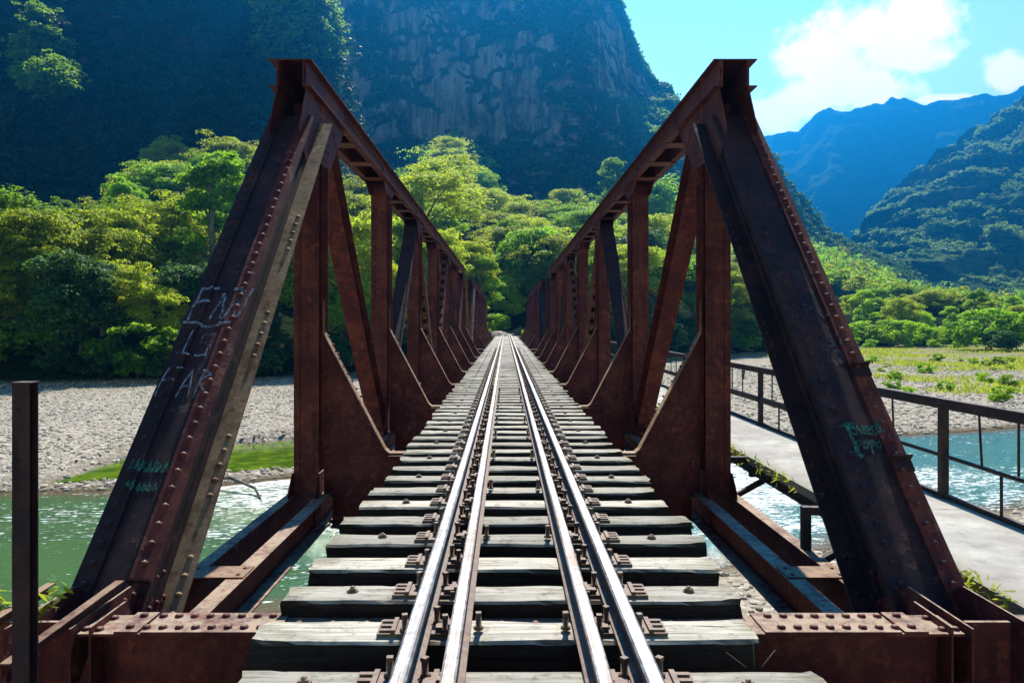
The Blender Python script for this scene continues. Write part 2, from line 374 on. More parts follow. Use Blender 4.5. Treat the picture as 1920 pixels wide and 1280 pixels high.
m, t = mat('walkway_concrete'); P = t.n('ShaderNodeNewGeometry').outputs['Position']; n = t.noise(P, 1.4, 8, .68); n2 = t.noise(P, 30, 4, .7)
sx = t.n('ShaderNodeSeparateXYZ', {0: P}).outputs[0]
ed = t.m('ABSOLUTE', t.m('SUBTRACT', sx, 3.58)); c = t.mix(t.ss(n, .35, .7), (.27, .25, .22), (.47, .45, .40))
c = t.mix(t.m('MULTIPLY', t.ss(t.m('ADD', ed, t.m('MULTIPLY', t.m('SUBTRACT', n, .5), .8)), .34, .62), .75), c, (.20, .18, .12))
c = t.mix(t.m('MULTIPLY', t.ss(t.noise(P, 5, 9, .75), .5, .68), .6), c, (.17, .165, .15))
done(t, pr(t, col=c, rough=.85, spec=.2, nrm=t.bump(n2, .3, .004))); M_CONC = m
m, t = mat('abutment_concrete'); P = t.n('ShaderNodeNewGeometry').outputs['Position']; n = t.noise(P, 1.8, 8, .68)
done(t, pr(t, col=t.mix(t.ss(n, .35, .7), (.10, .09, .08), (.24, .22, .19)), rough=.9, spec=.15, nrm=t.bump(n, .5, .02))); M_ABUT = m
def plain(name, c, rough=.8):
    m, t = mat(name); P = t.n('ShaderNodeNewGeometry').outputs['Position']; n = t.noise(P, 30, 6, .8); n0 = t.noise(P, 4, 3, .6)
    done(t, pr(t, col=t.mix(t.ss(t.m('ADD', n, t.m('MULTIPLY', n0, .5)), .60, .86), (.028, .016, .021), c), rough=rough)); return m
M_CHALK = plain('white_chalk', (.24, .27, .34)); M_GREENPAINT = plain('green_paint_pen', (.02, .20, .15)); M_FAINT = plain('faint_blue_chalk', (.035, .045, .09))

# ================================================================== TRUSS BRIDGE
P_ = 5.16; F0 = 3.975; XI, XO = 2.33, 2.63
ZT, ZL, ZB, ZBB = 4.45, 4.14, -0.57, -0.92
ZMID_B, ZMID_T = -0.745, 4.295
def frame(A, B, s):
    """member in a plane of constant x: u = x * s, w from A to B, n perpendicular (towards camera / up)"""
    A = np.array([0, A[0], A[1]], float); B = np.array([0, B[0], B[1]], float)
    W = B - A; L = np.linalg.norm(W); W /= L; U = np.array([s, 0, 0.]); N = np.array([0, -W[2], W[1]])
    if N[2] < 0 and abs(N[2]) > 1e-6: N = -N
    if abs(W[2]) > .999: N = np.array([0, -1., 0])
    return (np.array([U, W, N]), A, L)
def fb(mb, fr, u0, u1, w0, w1, n0, n1): mb.box(u0, u1, w0, w1, n0, n1, (fr[0], fr[1]))
def fdome(mb, fr, u, w, n, nd=1, r=.023, h=.018, ax=2):
    mb.dome(np.array([u, w, n]) @ fr[0] + fr[1], fr[0][ax] * nd, r, h)
def strokes(mb, fr, s, u0, w0, h, segs, n, wid=.012):
    """writing: strokes in letter units (x right, y up) laid on the plate face n"""
    rj = random.Random(int(w0 * 1000)); sg2 = []
    for sg in segs:
        o_ = [sg[0]]
        for (xa, ya), (xb, yb) in zip(sg[:-1], sg[1:]):
            for q_ in (.33, .66, 1): o_.append((xa + (xb - xa) * q_ + rj.gauss(0, .035), ya + (yb - ya) * q_ + rj.gauss(0, .035)))
        sg2.append(o_)
    for sg in sg2:
        for (xa, ya), (xb, yb) in zip(sg[:-1], sg[1:]):
            a = np.array([xa * h, ya * h]); b = np.array([xb * h, yb * h]); d = b - a; L = np.linalg.norm(d) + 1e-6; d /= L; q = np.array([-d[1], d[0]]) * wid / 2
            a = a - d * wid * .4; b = b + d * wid * .4
            pts = []; um = u0 + (a[0] + b[0]) / 2 * s; nn_ = .1925 if (um > 2.595 or um < 2.405) else n
            for p in (a - q, b - q, b + q, a + q):
                pts.append(np.array([u0 + p[0] * s, w0 + p[1] * 1.35, nn_]) @ fr[0] + fr[1])
            mb.poly(pts, fr[0][2] * .0015)

def end_post(par, s, A, B, near):
    """A = bottom node (y,z), B = hip node"""
    fr = frame(A, B, s); L = fr[2]; mb = MB()
    top = L - .80
    fb(mb, fr, 2.25, 2.73, .32, top, .152, .168)                    # cover plate
    fb(mb, fr, XI, XI + .016, .0, L - .30, -.152, .1515)            # webs
    fb(mb, fr, XO - .016, XO, .0, L - .30, -.152, .1515)
    bf = MB(); fb(bf, fr, 2.16, XI - .0015, .42, L - .42, -.168, -.150)            # inner bottom flange
    fb(mb, fr, XO + .0015, 2.76, .42, L - .42, -.168, -.150)
    fb(mb, fr, XI - .014, XI - .0015, .40, L - .5, -.148, -.06); fb(mb, fr, XI - .014, XI - .0015, .40, L - .5, .06, .150)
    fb(mb, fr, 2.252, 2.398, .37, top - .03, .1695, .179)
    fb(mb, fr, XO + .0015, XO + .014, .40, L - .5, .06, .150)
    e_in = MB(); e_out = MB()
    fb(e_in, fr, 2.25, 2.40, .36, top - .02, .1795, .192); fb(e_out, fr, 2.60, 2.73, .36, top - .02, .1695, .192)
    w = .45
    while w < top - .08:
        fdome(e_in, fr, 2.335, w, .192, r=.026, h=.024); fdome(e_out, fr, 2.655, w, .192, r=.026, h=.024); w += .135
    for g0 in (.55, 1.55, 2.9, 4.3):
        for k in range(5):
            if g0 + k * .13 < L - .5:
                fdome(bf, fr, 2.215, g0 + k * .13, -.150)
                fdome(mb, fr, XI - .014, g0 + k * .13, .105, -1, ax=0)
    w = .6
    while w < L - .7: fb(mb, fr, XI + .018, XO - .018, w, w + .28, -.150, -.142); w += 1.3      # battens on the underside
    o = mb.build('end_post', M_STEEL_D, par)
    e_in.build('edge_angle', M_STEEL if s < 0 else M_STEEL_D, o); e_out.build('edge_angle', M_STEEL if s > 0 else M_STEEL_D, o)  # sunlit edge in the lighter steel, shaded edge in the dark copy
    bf.build('flange', M_STEEL_S if s < 0 else M_STEEL_D, o)  # left flange coloured as sunlit, right flange coloured as shaded
    # small angle clips riveted to the edge
    if near:
        for cw in ((2.48, 1.62) if s > 0 else (.72,)):
            du = .35 if s > 0 else 0
            c = MB(); fb(c, fr, 2.245 + du, 2.385 + du, cw, cw + .012, .1935, .25); fb(c, fr, 2.245 + du, 2.385 + du, cw - .09, cw, .1935, .204)
            c.build('angle_clip', M_STEEL_D, o)
        def wr(nm, m_, u0, w0, h, lets, wid):
            for L_ in lets:
                g = MB(); strokes(g, fr, s, u0, w0, h, L_, .1695, wid); g.build(nm, m_, o)
        if s < 0:
            wr('chalk_letter', M_CHALK, 2.70, 3.02, .25, [
                [[(0, -.05), (.05, 1), (.55, 1.08)], [(.04, .55), (.42, .6)]], [[(.66, 0), (.78, .6)], [(.80, .78), (.83, .86)]],
                [[(.92, .78), (.98, .05), (1.15, .0), (1.5, .95), (1.42, .1), (1.6, .05), (1.8, 1.0)], [(1.2, 1.0), (1.38, 1.1), (1.5, .75), (1.3, .45)]],
                [[(-.1, -.15), (.5, -.28), (1.4, -.2)]]], .020)
            wr('chalk_letter', M_CHALK, 2.70, 2.62, .22, [[[(.3, 0), (.35, .8)], [(.1, .02), (.55, .0)]], [[(1.1, .8), (.8, .75), (.75, .5), (1.15, .35), (1.1, .05), (.7, 0)]]], .013)
            wr('chalk_letter', M_CHALK, 2.71, 2.20, .21, [[[(0, 0), (.1, .95), (.6, 1.0)], [(.05, .5), (.4, .55)]], [[(.7, 0), (.95, .95), (1.15, .0)], [(.78, .35), (1.1, .35)]], [[(1.35, .0), (1.4, .9), (1.75, .75), (1.4, .45), (1.8, 0)]]], .012)
            rr = random.Random(4); q = rr.random
            wr('green_letter', M_GREENPAINT, 2.68, 1.54, .066, [[[(k * .58 + .1 * q(), .1 * q()), (k * .58 + .1, .8 + .3 * q()), (k * .58 + .3 * q(), .5), (k * .58 + .35, .9 * q()), (k * .58 + .45, .1)]] for k in range(7)], .011)
            wr('green_letter', M_GREENPAINT, 2.66, 1.38, .060, [[[(k * .62, .2 + .3 * q()), (k * .62 + .3 * q(), .9), (k * .62 + .4, .6 * q()), (k * .62 + .2, .1)]] for k in range(6)], .008)
        else:
            wr('green_letter', M_GREENPAINT, 2.33, 1.68, .18, [[[(0, 1), (.62, 1)], [(.33, 1), (.30, 0), (.42, -.08)]]], .026)
            E = [(1.45, .35), (1.85, .35), (1.85, .65), (1.5, .65), (1.45, .1), (1.9, .05)]
            wr('green_letter', M_GREENPAINT, 2.42, 1.86, .075, [[[(.5, .95), (.1, .9), (.05, .55), (.5, .45), (.5, .05), (0, .05)]], [[(.7, .7), (.85, 0), (1, .5), (1.15, 0), (1.3, .7)]], [E], [[(x + .6, y) for x, y in E]], [[(2.75, 1), (2.75, .05), (2.95, .05)], [(2.6, .7), (2.95, .7)]]], .011)
            Pp = lambda x: [[(x, -.4), (x, .7), (x + .4, .7), (x + .4, .3), (x, .25)]]
            Oo = lambda x: [[(x, .1), (x, .6), (x + .4, .6), (x + .4, .1), (x, .1)]]
            wr('green_letter', M_GREENPAINT, 2.42, 1.73, .072, [Pp(0), Oo(.65), Pp(1.3), Oo(1.95)], .011)
            wr('faint_letter', M_FAINT, 2.44, 2.72, .09, [[[(0, 1), (0, .1), (.5, 0), (.55, 1)]], [[(1.2, .9), (.8, .9), (.8, .5), (1.2, .45), (1.2, .05), (.75, .05)]], [[(1.7, .8), (2.1, .95), (2.2, .6), (1.7, 0), (2.3, 0)]]], .010)
            wr('faint_letter', M_FAINT, 2.44, 2.55, .10, [[[(0, 1), (.6, 1), (.2, 0)]], [[(.95, .1), (.95, .9), (1.5, .9), (1.5, .1), (.95, .1)]]], .011)
            wr('faint_letter', M_FAINT, 2.46, 3.45, .13, [[[(.05, 1), (.5, .8), (.1, .5), (.6, .3), (.05, 0), (.05, 1)]], [[(.9, .1), (.9, .9), (1.4, .5)]]], .012)
            wr('faint_letter', M_FAINT, 2.44, 3.05, .12, [[[(0, 0), (0, 1), (.6, .7), (0, .5)]], [[(.9, 1), (.9, 0), (1.4, 0)]]], .010)
    return o

def make_span(Y0, nearspan, label):
    """one truss span; Y0 = first floor beam.  All parts in world coordinates relative to the Empty."""
    t = thing('truss_bridge_span', (0, Y0, 0), label, 'bridge span', 'spans of the railway bridge')
    n = 8; fy = [P_ * k for k in range(n + 1)]
    for s in (-1, 1):
        A = (.225, ZMID_B); B = (P_, ZMID_T); A2 = (fy[8] - .225, ZMID_B); B2 = (fy[7], ZMID_T)
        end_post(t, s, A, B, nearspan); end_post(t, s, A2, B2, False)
        # top chord -----------------------------------------------------
        mb = MB(); y0, y1 = fy[1] - .80, fy[7] + .80
        a = lambda x0, x1, ya, yb, za, zb: mb.box(min(x0 * s, x1 * s), max(x0 * s, x1 * s), ya, yb, za, zb)
        a(2.245, 2.73, y0, y1, ZT - .014, ZT)
        a(XI, XI + .016, y0, y1, ZL, ZT - .0155); a(XO - .016, XO, y0, y1, ZL, ZT - .0155)
        a(2.245, XI - .0015, y0 + .0, y1, ZL, ZL + .014); a(XO + .0015, 2.73, y0, y1, ZL, ZL + .014)
        a(XI - .012, XI - .0015, y0, y1, ZL + .0155, ZL + .10); a(XI - .012, XI - .0015, y0, y1, ZT - .10, ZT - .0155)
        yy_ = y0 + .08
        while yy_ < min(y1, y0 + 14):
            mb.dome(((XI - .012) * s, yy_, ZT - .06), (-s, 0, 0), .018, .013, 6); mb.dome(((XI - .012) * s, yy_, ZL + .06), (-s, 0, 0), .018, .013, 6); yy_ += .2
        ch = mb.build('top_chord', M_STEEL, t)
        for k in range(1, 7):
            for j in range(4):
                yb = fy[k] + P_ * (j + .5) / 4 + (.15 if j == 0 else 0)
                b = MB(); b.box(min(2.262 * s, 2.705 * s), max(2.262 * s, 2.705 * s), yb - .16, yb + .16, ZL - .011, ZL - .0015)
                for uu in (2.29, 2.675):
                    for vv in (-.1, 0, .1): b.dome((uu * s, yb + vv, ZL - .011), (0, 0, -1), .016, .012, 6)
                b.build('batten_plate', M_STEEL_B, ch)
        # bottom chord --------------------------------------------------
        mb = MB(); y0, y1 = .32, fy[8] - .32
        a(XI, XI + .016, y0, y1, ZBB, ZB - .0155); a(XO - .016, XO, y0, y1, ZBB, ZB - .0155)
        a(2.20, XI + .016, y0, y1, ZB - .014, ZB); a(XO - .016, 2.73, y0, y1, ZB - .014, ZB)
        a(2.20, XI - .0015, y0, y1, ZBB, ZBB + .014); a(XO + .0015, 2.73, y0, y1, ZBB, ZBB + .014)
        ch = mb.build('bottom_chord', M_STEEL, t)
        for k in range(8):
            for j in (.43,):
                yb = fy[k] + P_ * j; b = MB(); b.box(min(2.21 * s, 2.72 * s), max(2.21 * s, 2.72 * s), yb - .14, yb + .14, ZB + .0015, ZB + .013)
                for uu in (2.27, 2.66):
                    for vv in (-.08, .08): b.dome((uu * s, yb + vv, ZB + .013), (0, 0, 1), .018, .014, 6)
                b.build('tie_plate', M_STEEL_B, ch)
        # node gussets --------------------------------------------------
        for k in range(9):
            mb = MB()
            if k in (0, 8):
                q = 1 if k == 0 else -1
                pts = [(-.16, -1.0), (-.16, -.06), (.46, -.06), (.86, -.30), (1.0, -.5), (1.0, -1.0)]
                if q < 0: pts = [(-y, z) for y, z in pts]
                for X in (XI - .027, XO + .003):
                    mb.poly([(X * s, fy[k] + y, z) for y, z in pts], (.012 * s * 2 if X < 2.5 else .012 * s, 0, 0) if False else ((.012) * s, 0, 0))
                X = 2.21; mb.poly([(X * s, fy[k] + q * y, z) for y, z in [(-.14, -.9), (-.14, -.06), (.22, -.06), (.5, -.5), (.5, -.9)]], (.012 * s, 0, 0))
                for uu, yv in ((XI - .027, 0),):
                    for a_ in range(6):
                        for b_ in range(4): mb.dome((uu * s, fy[k] + q * (.38 + a_ * .1), -.12 - b_ * .16 - a_ * .0), (-s, 0, 0), .022, .017, 6)
            else:
                hw = .62 if k % 2 == 0 else .36
                pts = [(-hw, -.96), (-hw, -.5), (-.18, -.02 if k % 2 == 0 else -.3), (.18, -.02 if k % 2 == 0 else -.3), (hw, -.5), (hw, -.96)]
                for X in (XI - .014, XO + .003): mb.poly([(X * s, fy[k] + y, z) for y, z in pts], (.011 * s, 0, 0))
                for b_ in range(4):
                    for q_ in (-.28, -.1, .1, .28): mb.dome(((XI - .014) * s, fy[k] + q_, -.55 - b_ * .1), (-s, 0, 0), .02, .015, 6)
            mb.build('bottom_gusset_plate', M_STEEL, t)
        for k in range(1, 8):
            mb = MB()
            if k in (1, 7):
                q = 1 if k == 1 else -1
                pts = [(-.79, ZT - .017), (-.79, ZL - .02), (-1.08, 3.60), (-.74, 3.26), (-.2, 3.42), (.32, 3.42), (1.15, ZL - .02), (1.15, ZT - .017)]
            else:
                q = 1; h = .5 if k % 2 else .22
                pts = [(-.7, ZT - .12), (-.7, ZL - .02), (-.3, ZL - h), (.3, ZL - h), (.7, ZL - .02), (.7, ZT - .12)]
            pts = [(q * y, z) for y, z in pts]
            for X in (XI - .024, XO + .003): mb.poly([(X * s, fy[k] + y, z) for y, z in pts], (.011 * s, 0, 0))
            for a_ in range(4):
                for b_ in range(6 if k in (1, 7) else 3): mb.dome(((XI - .024) * s, fy[k] + q * (-.15 + a_ * .12), ZL - .08 - b_ * .11), (-s, 0, 0), .02, .015, 6)
            mb.build('top_gusset_plate', M_STEEL, t)
        # verticals ------------------------------------------------------
        for k in range(1, 8):
            mb = MB(); y = fy[k]; d = .135; zt = ZL + .005
            a(XI, XO, y - d, y - d + .014, -.55, zt); a(XI, XO, y + d - .014, y + d, -.55, zt)
            a(2.47, 2.486, y - d + .0155, y + d - .0155, -.55, zt)
            a(XI, XI + .07, y - d - .0135, y - d - .0015, -.5, zt - .05); a(XO - .07, XO, y - d - .0135, y - d - .0015, -.5, zt - .05)
            a(2.25, XI - .0265, y - .006, y + .006, 1.4, 3.4 if k in (1, 7) else 3.8)
            a(XI - .0265, XI - .0015, y - .05, y + .05, -.02, 3.4 if k in (1, 7) else 3.8)
            if k in (1, 2):
                z = .0
                while z < 3.9: mb.dome(((XI + .035) * s, y - d - .0135, z), (0, -1, 0), .016, .012, 6); mb.dome(((XO - .035) * s, y - d - .0135, z), (0, -1, 0), .016, .012, 6); z += .18
            mb.build('vertical_post', M_STEEL, t)
            # knee bracket
            mb = MB(); zk = 1.28
            pl = [(XI - .028, -.62), (XI - .028, zk + .10), (1.56, -.03), (1.50, -.085), (1.50, -.62)]
            mb.poly([(x * s, y - .005, z) for x, z in pl], (0, .010, 0))
            ks = MB()
            def strip(p, q_, wd=.075, th=.012):
                p = np.array([p[0] * s, y, p[1]]); q_ = np.array([q_[0] * s, y, q_[1]]); dd = q_ - p; dd /= np.linalg.norm(dd); nn = np.array([-dd[2], 0, dd[0]])
                if nn[2] < 0: nn = -nn
                ks.poly([p + (0, -wd, 0) + nn * .0015, q_ + (0, -wd, 0) + nn * .0015, q_ + (0, wd, 0) + nn * .0015, p + (0, wd, 0) + nn * .0015], nn * th)
                return nn
            strip((XI - .029, zk + .50), (XI - .030, zk + .10)); strip((XI - .028, zk + .10), (1.56, -.03)); strip((1.555, -.035), (1.50, -.085)); strip((1.498, -.086), (1.30, -.086))
            for j in range(3):
                for q2 in (-.045, .045): mb.dome((s * (2.25 - j * .06), y + q2, zk + .045 - j * .11 + .02), (-s * .8, 0, .6), .018, .014, 6)
            for j in range(12): mb.dome((s * (2.16 - j * .052), y - .0055, zk - .12 - j * .092), (0, -1, 0), .015, .012, 6)
            kb = mb.build('knee_bracket', M_STEEL, t); ks.build('flange', M_STEEL_S, kb)  # bracket flange coloured brighter to read as a sunlit edge
        # diagonals -------------------------------------------------------
        for k in range(1, 7):
            up = (k % 2 == 0)
            A = (fy[k], ZMID_B if up else ZMID_T); B = (fy[k + 1], ZMID_T if up else ZMID_B)
            if not up: A, B = B, A
            fr = frame(A, B, s); L = fr[2]; mb = MB(); m_ = M_STEEL
            u0, u1 = XI + .018, XO - .018
            if k in (2, 5):          # compression member with a solid cover plate, like the end posts
                fb(mb, fr, u0 - .0, u0 + .012, .3, L - .25, -.12, .12); fb(mb, fr, u1 - .012, u1, .3, L - .25, -.12, .12)
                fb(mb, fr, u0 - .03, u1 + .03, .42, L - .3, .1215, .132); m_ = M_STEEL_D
                w = .5
                while w < L - .4: fdome(mb, fr, u0, w, .132, r=.018); fdome(mb, fr, u1, w, .132, r=.018); w += .16
                if not up: fb(mb, fr, u0, u1, .42, L - .3, -.1325, -.1215)
            elif k in (1, 6):        # wide plated tie
                fb(mb, fr, u0, u1, .3, L - .25, .10, .112); fb(mb, fr, u0, u1, .3, L - .25, -.112, -.10)
                fb(mb, fr, u0 + .10, u0 + .114, .3, L - .25, -.0985, .0985)
                fb(mb, fr, u0 - .05, u0 - .002, .62, L - .55, .1015, .112)
            else:
                fb(mb, fr, u0, u0 + .012, .3, L - .25, -.09, .09); fb(mb, fr, u1 - .012, u1, .3, L - .25, -.09, .09)
                fb(mb, fr, u0 - .0, u0 + .07, .3, L - .25, .0915, .10); fb(mb, fr, u1 - .07, u1, .3, L - .25, .0915, .10)
                fb(mb, fr, u0 - .0, u0 + .07, .3, L - .25, -.10, -.0915); fb(mb, fr, u1 - .07, u1, .3, L - .25, -.10, -.0915)
                w = .7
                while w < L - .6:
                    fb(mb, fr, u0, u1, w, w + .20, .1015, .11); fb(mb, fr, u0, u1, w, w + .20, -.11, -.1015); w += .48
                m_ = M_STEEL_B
            mb.build('diagonal_member', m_, t)
    # floor beams
    for k in range(9):
        mb = MB(); y = fy[k]; X = 2.29 if k in (0, 8) else 2.195; d = .86
        mb.box(-X, X, y - .006, y + .006, -.10 - d, -.1155); XF = X if k in (0, 8) else 1.497; mb.box(-XF, XF, y - .125, y + .125, -.114, -.10); mb.box(-X, X, y - .125, y + .125, -.10 - d - .0155, -.10 - d - .0015)
        mb.box(-X, X, y - .018, y - .0075, -.23, -.1155); mb.box(-X, X, y - .018, y - .0075, -.95, -.85)
        if k in (0, 8):
            for s in (-1, 1):
                x0, x1 = sorted((1.98 * s, 2.10 * s)); mb.box(x0, x1, y - .13, y + .13, -.0985, -.086)
                x0, x1 = sorted((1.26 * s, 1.965 * s)); mb.box(x0, x1, y - .128, y + .128, -.0985, -.089)
                for j in range(8):
                    for q in (-.075, .075): mb.dome((s * (1.36 + j * .085 - (.02 if q > 0 else 0)), y + q, -.089), (0, 0, 1), .024, .02)
                for q in (-.075, .075): mb.dome((s * 2.04, y + q, -.086), (0, 0, 1), .024, .02); mb.dome((s * 2.20, y + q, -.10), (0, 0, 1), .024, .02)
                mb.dome((s * 2.27, y - .07, -.10), (0, 0, 1), .024, .02)
                x0, x1 = sorted((2.36 * s, 2.60 * s)); mb.box(x0, x1, y - .012, y + .012, -.9, -.085); 
                x0, x1 = sorted((2.66 * s, 3.05 * s)); mb.box(x0, x1, y - .012, y + .012, -.6, -.09); mb.box(x0, x1, y - .03, y + .05, -.0885, -.078)
            for j in range(14): mb.dome((-1.18 + j * .18, y, -.10), (0, 0, 1), .024, .02)
        mb.build('floor_beam', M_STEEL if k not in (0, 8) else M_STEEL, t)
    for x in (-.52, .52):
        for k in range(8):
            mb = MB(); mb.box(x - .006, x + .006, fy[k] + .02, fy[k + 1] - .02, -.72, -.2195); mb.box(x - .1, x + .1, fy[k] + .13, fy[k + 1] - .13, -.218, -.206); mb.box(x - .1, x + .1, fy[k] + .02, fy[k + 1] - .02, -.7335, -.7215)
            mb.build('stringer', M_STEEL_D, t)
    for k in range(8):      # lower wind bracing
        for s in (-1, 1):
            a = np.array([-2.2 * s, fy[k] + .15, -.86]); b = np.array([2.2 * s, fy[k + 1] - .15, -.86]); z = .012 * s
            mb = MB(); dd = (b - a) / np.linalg.norm(b - a); q = np.array([-dd[1], dd[0], 0]) * .04
            mb.poly([a - q + (0, 0, z), b - q + (0, 0, z), b + q + (0, 0, z), a + q + (0, 0, z)], (0, 0, .008)); mb.build('wind_brace', M_STEEL_D, t)
    return t
SPAN1 = F0; SPAN2 = F0 + 8 * P_ + 2 * P_ / 10
sp1 = make_span(SPAN1, True, 'rusty red steel truss span nearest the viewer, with chalk writing on its sloping end posts')
sp2 = make_span(SPAN2, False, 'farther rusty red truss span, beyond the first one and ending at the trees')
# ================================================================== TRACK
DS = P_ / 10; TY0 = 3.665                        # centre of the first sleeper behind the end floor beam flange
rng = random.Random(11)
def sleeper_mesh(i, L=2.54, W=.25, H=.21):
    nx, ny, nz = 46, 5, 5; bm = bmesh.new()
    r = np.random.RandomState(100 + i)
    def surf(P):
        P = np.array(P); x, y, z = P
        n = fbm(np.array([[x * 2 + i * 9, y * 9, z * 9]]), 3)[0]; n2 = perlin(np.array([[x * 1.1 + i * 5, y * 30, z * 30]]))[0]
        e = max(0, (abs(x) - L / 2 + .22) / .22)
        amp = .006 + .012 * e
        y += n * amp * 2 + n2 * .003; z += n * amp + n2 * .0025 - .012 * e * max(0, n) * (z > -H / 2)
        if abs(x) > L / 2 - .01: x += .05 * perlin(np.array([[i * 3.3, y * 14, z * 14]]))[0] + .02 * n2
        ey = abs(y) > W / 2 - .02
        if ey and z > -.02: z -= .006 + .012 * abs(n2) + .02 * max(0, perlin(np.array([[x * 5 + i, 3.1, y]]))[0] - .25)
        return (x, y, z)
    mb = MB()
    xs = np.linspace(-L / 2, L / 2, nx); ring = [(-1, -1), (-.4, -1), (.4, -1), (1, -1), (1, -.93), (1, -.5), (1, .0), (1, .8), (.9, 1), (.45, 1), (0, 1), (-.45, 1), (-.9, 1), (-1, .8), (-1, 0), (-1, -.5)]
    V = []
    for x in xs:
        for a, b in ring: V.append(surf((x, a * W / 2, -H / 2 + b * H / 2)))
    k = len(ring); Fc = [(a * k + j, a * k + (j + 1) % k, (a + 1) * k + (j + 1) % k, (a + 1) * k + j) for a in range(nx - 1) for j in range(k)]
    Fc += [tuple(range(k))[::-1], tuple(range((nx - 1) * k, nx * k))]
    mb.add(V, Fc); return mb
SL = [sleeper_mesh(i).mesh('sleeper', M_WOOD) for i in range(6)]
SLR = sleeper_mesh(21, L=2.46, W=.29); SLR = SLR.mesh('rough_sleeper', M_WOOD)
def part_mesh(fn, name, m_): b = MB(); fn(b); return b.mesh(name, m_)
def f_plate(b):
    b.box(-.115, .115, -.085, .085, .0005, .014)
    for q in (-.055, 0, .055): b.box(-.105, -.03, q - .012, q + .012, .0145, .024)
    b.box(-.045, -.022, -.08, .08, .0145, .030)
def f_bolt(b):
    b.tube([(0, 0, .014), (0, 0, .024), (0, 0, .026), (0, 0, .078)], [.026, .026, .015, .015], 8); b.box(-.014, .014, -.014, .014, .0785, .096)
def f_clip(b):
    b.box(-.035, .035, -.028, .028, .0145, .036); b.box(-.05, -.02, -.02, .02, .0365, .047)
def f_hook(b):
    b.tube([(0, 0, -.004), (0, 0, .006), (0, 0, .008), (0, 0, .03)], [.034, .034, .014, .012], 8); b.box(-.018, .018, -.018, .018, .0085, .022)
PM = part_mesh(f_plate, 'rail_chair', M_RAIL); BM_ = part_mesh(f_bolt, 'bolt', M_RAIL); CM = part_mesh(f_clip, 'rail_clip', M_RAIL); HM = part_mesh(f_hook, 'hook_bolt', M_RAIL)
def far_sleeper(i):
    b = MB(); sleeper = SL[i]; vs = np.array([v.co for v in sleeper.vertices]); b.add(vs, [tuple(p.vertices) for p in sleeper.polygons])
    me = None
    return sleeper
ordn = ['first', 'second', 'third', 'fourth', 'fifth', 'sixth', 'seventh', 'eighth', 'ninth', 'tenth', 'eleventh', 'twelfth', 'thirteenth', 'fourteenth',
        'fifteenth', 'sixteenth', 'seventeenth', 'eighteenth', 'nineteenth', 'twentieth']
def place_sleeper(y, idx, k):
    r = rng
    rough = (idx == 0)
    o = put('sleeper', SLR if rough else SL[r.randrange(6)]); hl = r.choice([-.035, 0, 0, .04, .02])
    o.location = (r.uniform(-.035, .035) + (.06 if rough else 0), y, r.uniform(-.004, .003)); o.rotation_euler = (0, 0, R(r.uniform(-.5, .5)) + (math.pi if r.random() < .5 else 0))
    flip = o.rotation_euler[2] > 1
    adj = {1: (-.08, .95), 2: (-.045, .985), 3: (-.034, .985), 4: (0, 1.02), 5: (0, 1.04)}.get(idx)
    if adj: o.location.x = adj[0]; o.scale = (adj[1], 1, 1)
    if rough: o.location.x = .02
    lab = None
    if rough: lab = 'cracked, frayed timber sleeper at the very bottom edge of the picture, longer than the rest'
    elif 1 <= idx <= 20: lab = '%s weathered grey timber sleeper beyond the frayed one at the bottom edge' % ordn[idx - 1]
    elif idx < 0: lab = '%s sleeper on the approach, counting back from the frayed one' % ordn[-idx - 1]
    elif y < SPAN1 + 8.1 * P_: q = int((y - SPAN1) / P_); lab = '%s timber sleeper past the %s knee bracket of the near span' % (ordn[min(9, int((y - SPAN1 - q * P_) / DS))], ordn[q - 1])
    elif y < SPAN2: lab = 'sleeper over the pier between the two spans, %s' % ('the nearer one' if y < SPAN2 - DS else 'the farther one')
    elif y > SPAN2 + 8 * P_: lab = '%s small sleeper after the far portal' % ordn[min(19, int((y - SPAN2 - 8 * P_) / DS))]
    else: q = int((y - SPAN2) / P_); lab = '%s tiny sleeper past the %s floor beam of the farther span' % (ordn[min(9, int((y - SPAN2 - q * P_) / DS))], ordn[q])
    setp(o, lab, 'sleeper', 'timber sleepers under the rails')
    ox, oz = o.location.x, o.location.z
    def child(name, me, x, yy_, rz=0):
        c = bpy.data.objects.new(name, me); C.objects.link(c); c.parent = o
        x -= ox
        if flip: x, yy_, rz = -x, -yy_, rz + math.pi
        c.location = (x / o.scale[0], yy_, 0); c.rotation_euler = (0, 0, rz)
    if y < 17.5:
        for s in (-1, 1):
            rz = 0 if s > 0 else math.pi
            child('rail_chair', PM, s * .545 + s * .045, 0, math.pi if s > 0 else 0)      # outer chair, ridges outward
            child('bolt', BM_, s * .568, -.05 * (1 if idx % 2 else -1), r.random())
            child('rail_chair', PM, s * .405, .0, math.pi if s < 0 else 0)
            child('bolt', BM_, s * .420, .045, r.random())
            child('rail_clip', CM, s * .385, -.035, rz)
            if idx % 2: child('bolt', BM_, s * .372, -.06, r.random())
            if idx % 3 == 1: child('bolt', BM_, s * .212, -.03, r.random())
            if idx % 2 == 0: child('hook_bolt', HM, s * (.93 + r.uniform(-.02, .02)), r.uniform(-.02, .02), r.random())
    elif y < 45:
        for s in (-1, 1):
            child('rail_chair', PM, s * .545 + s * .045, 0, math.pi if s > 0 else 0); child('bolt', BM_, s * .568, -.04); child('bolt', BM_, s * .420, .045)
            if idx % 2 == 0: child('hook_bolt', HM, s * .93, 0)
    return o
ys = [TY0 + DS * k for k in range(-9, 164)]
idx = -8
for k, y in enumerate(ys):
    kk = k - 9; i = kk + 1
    place_sleeper(y - (.05 if i == 0 else 0), i, kk)

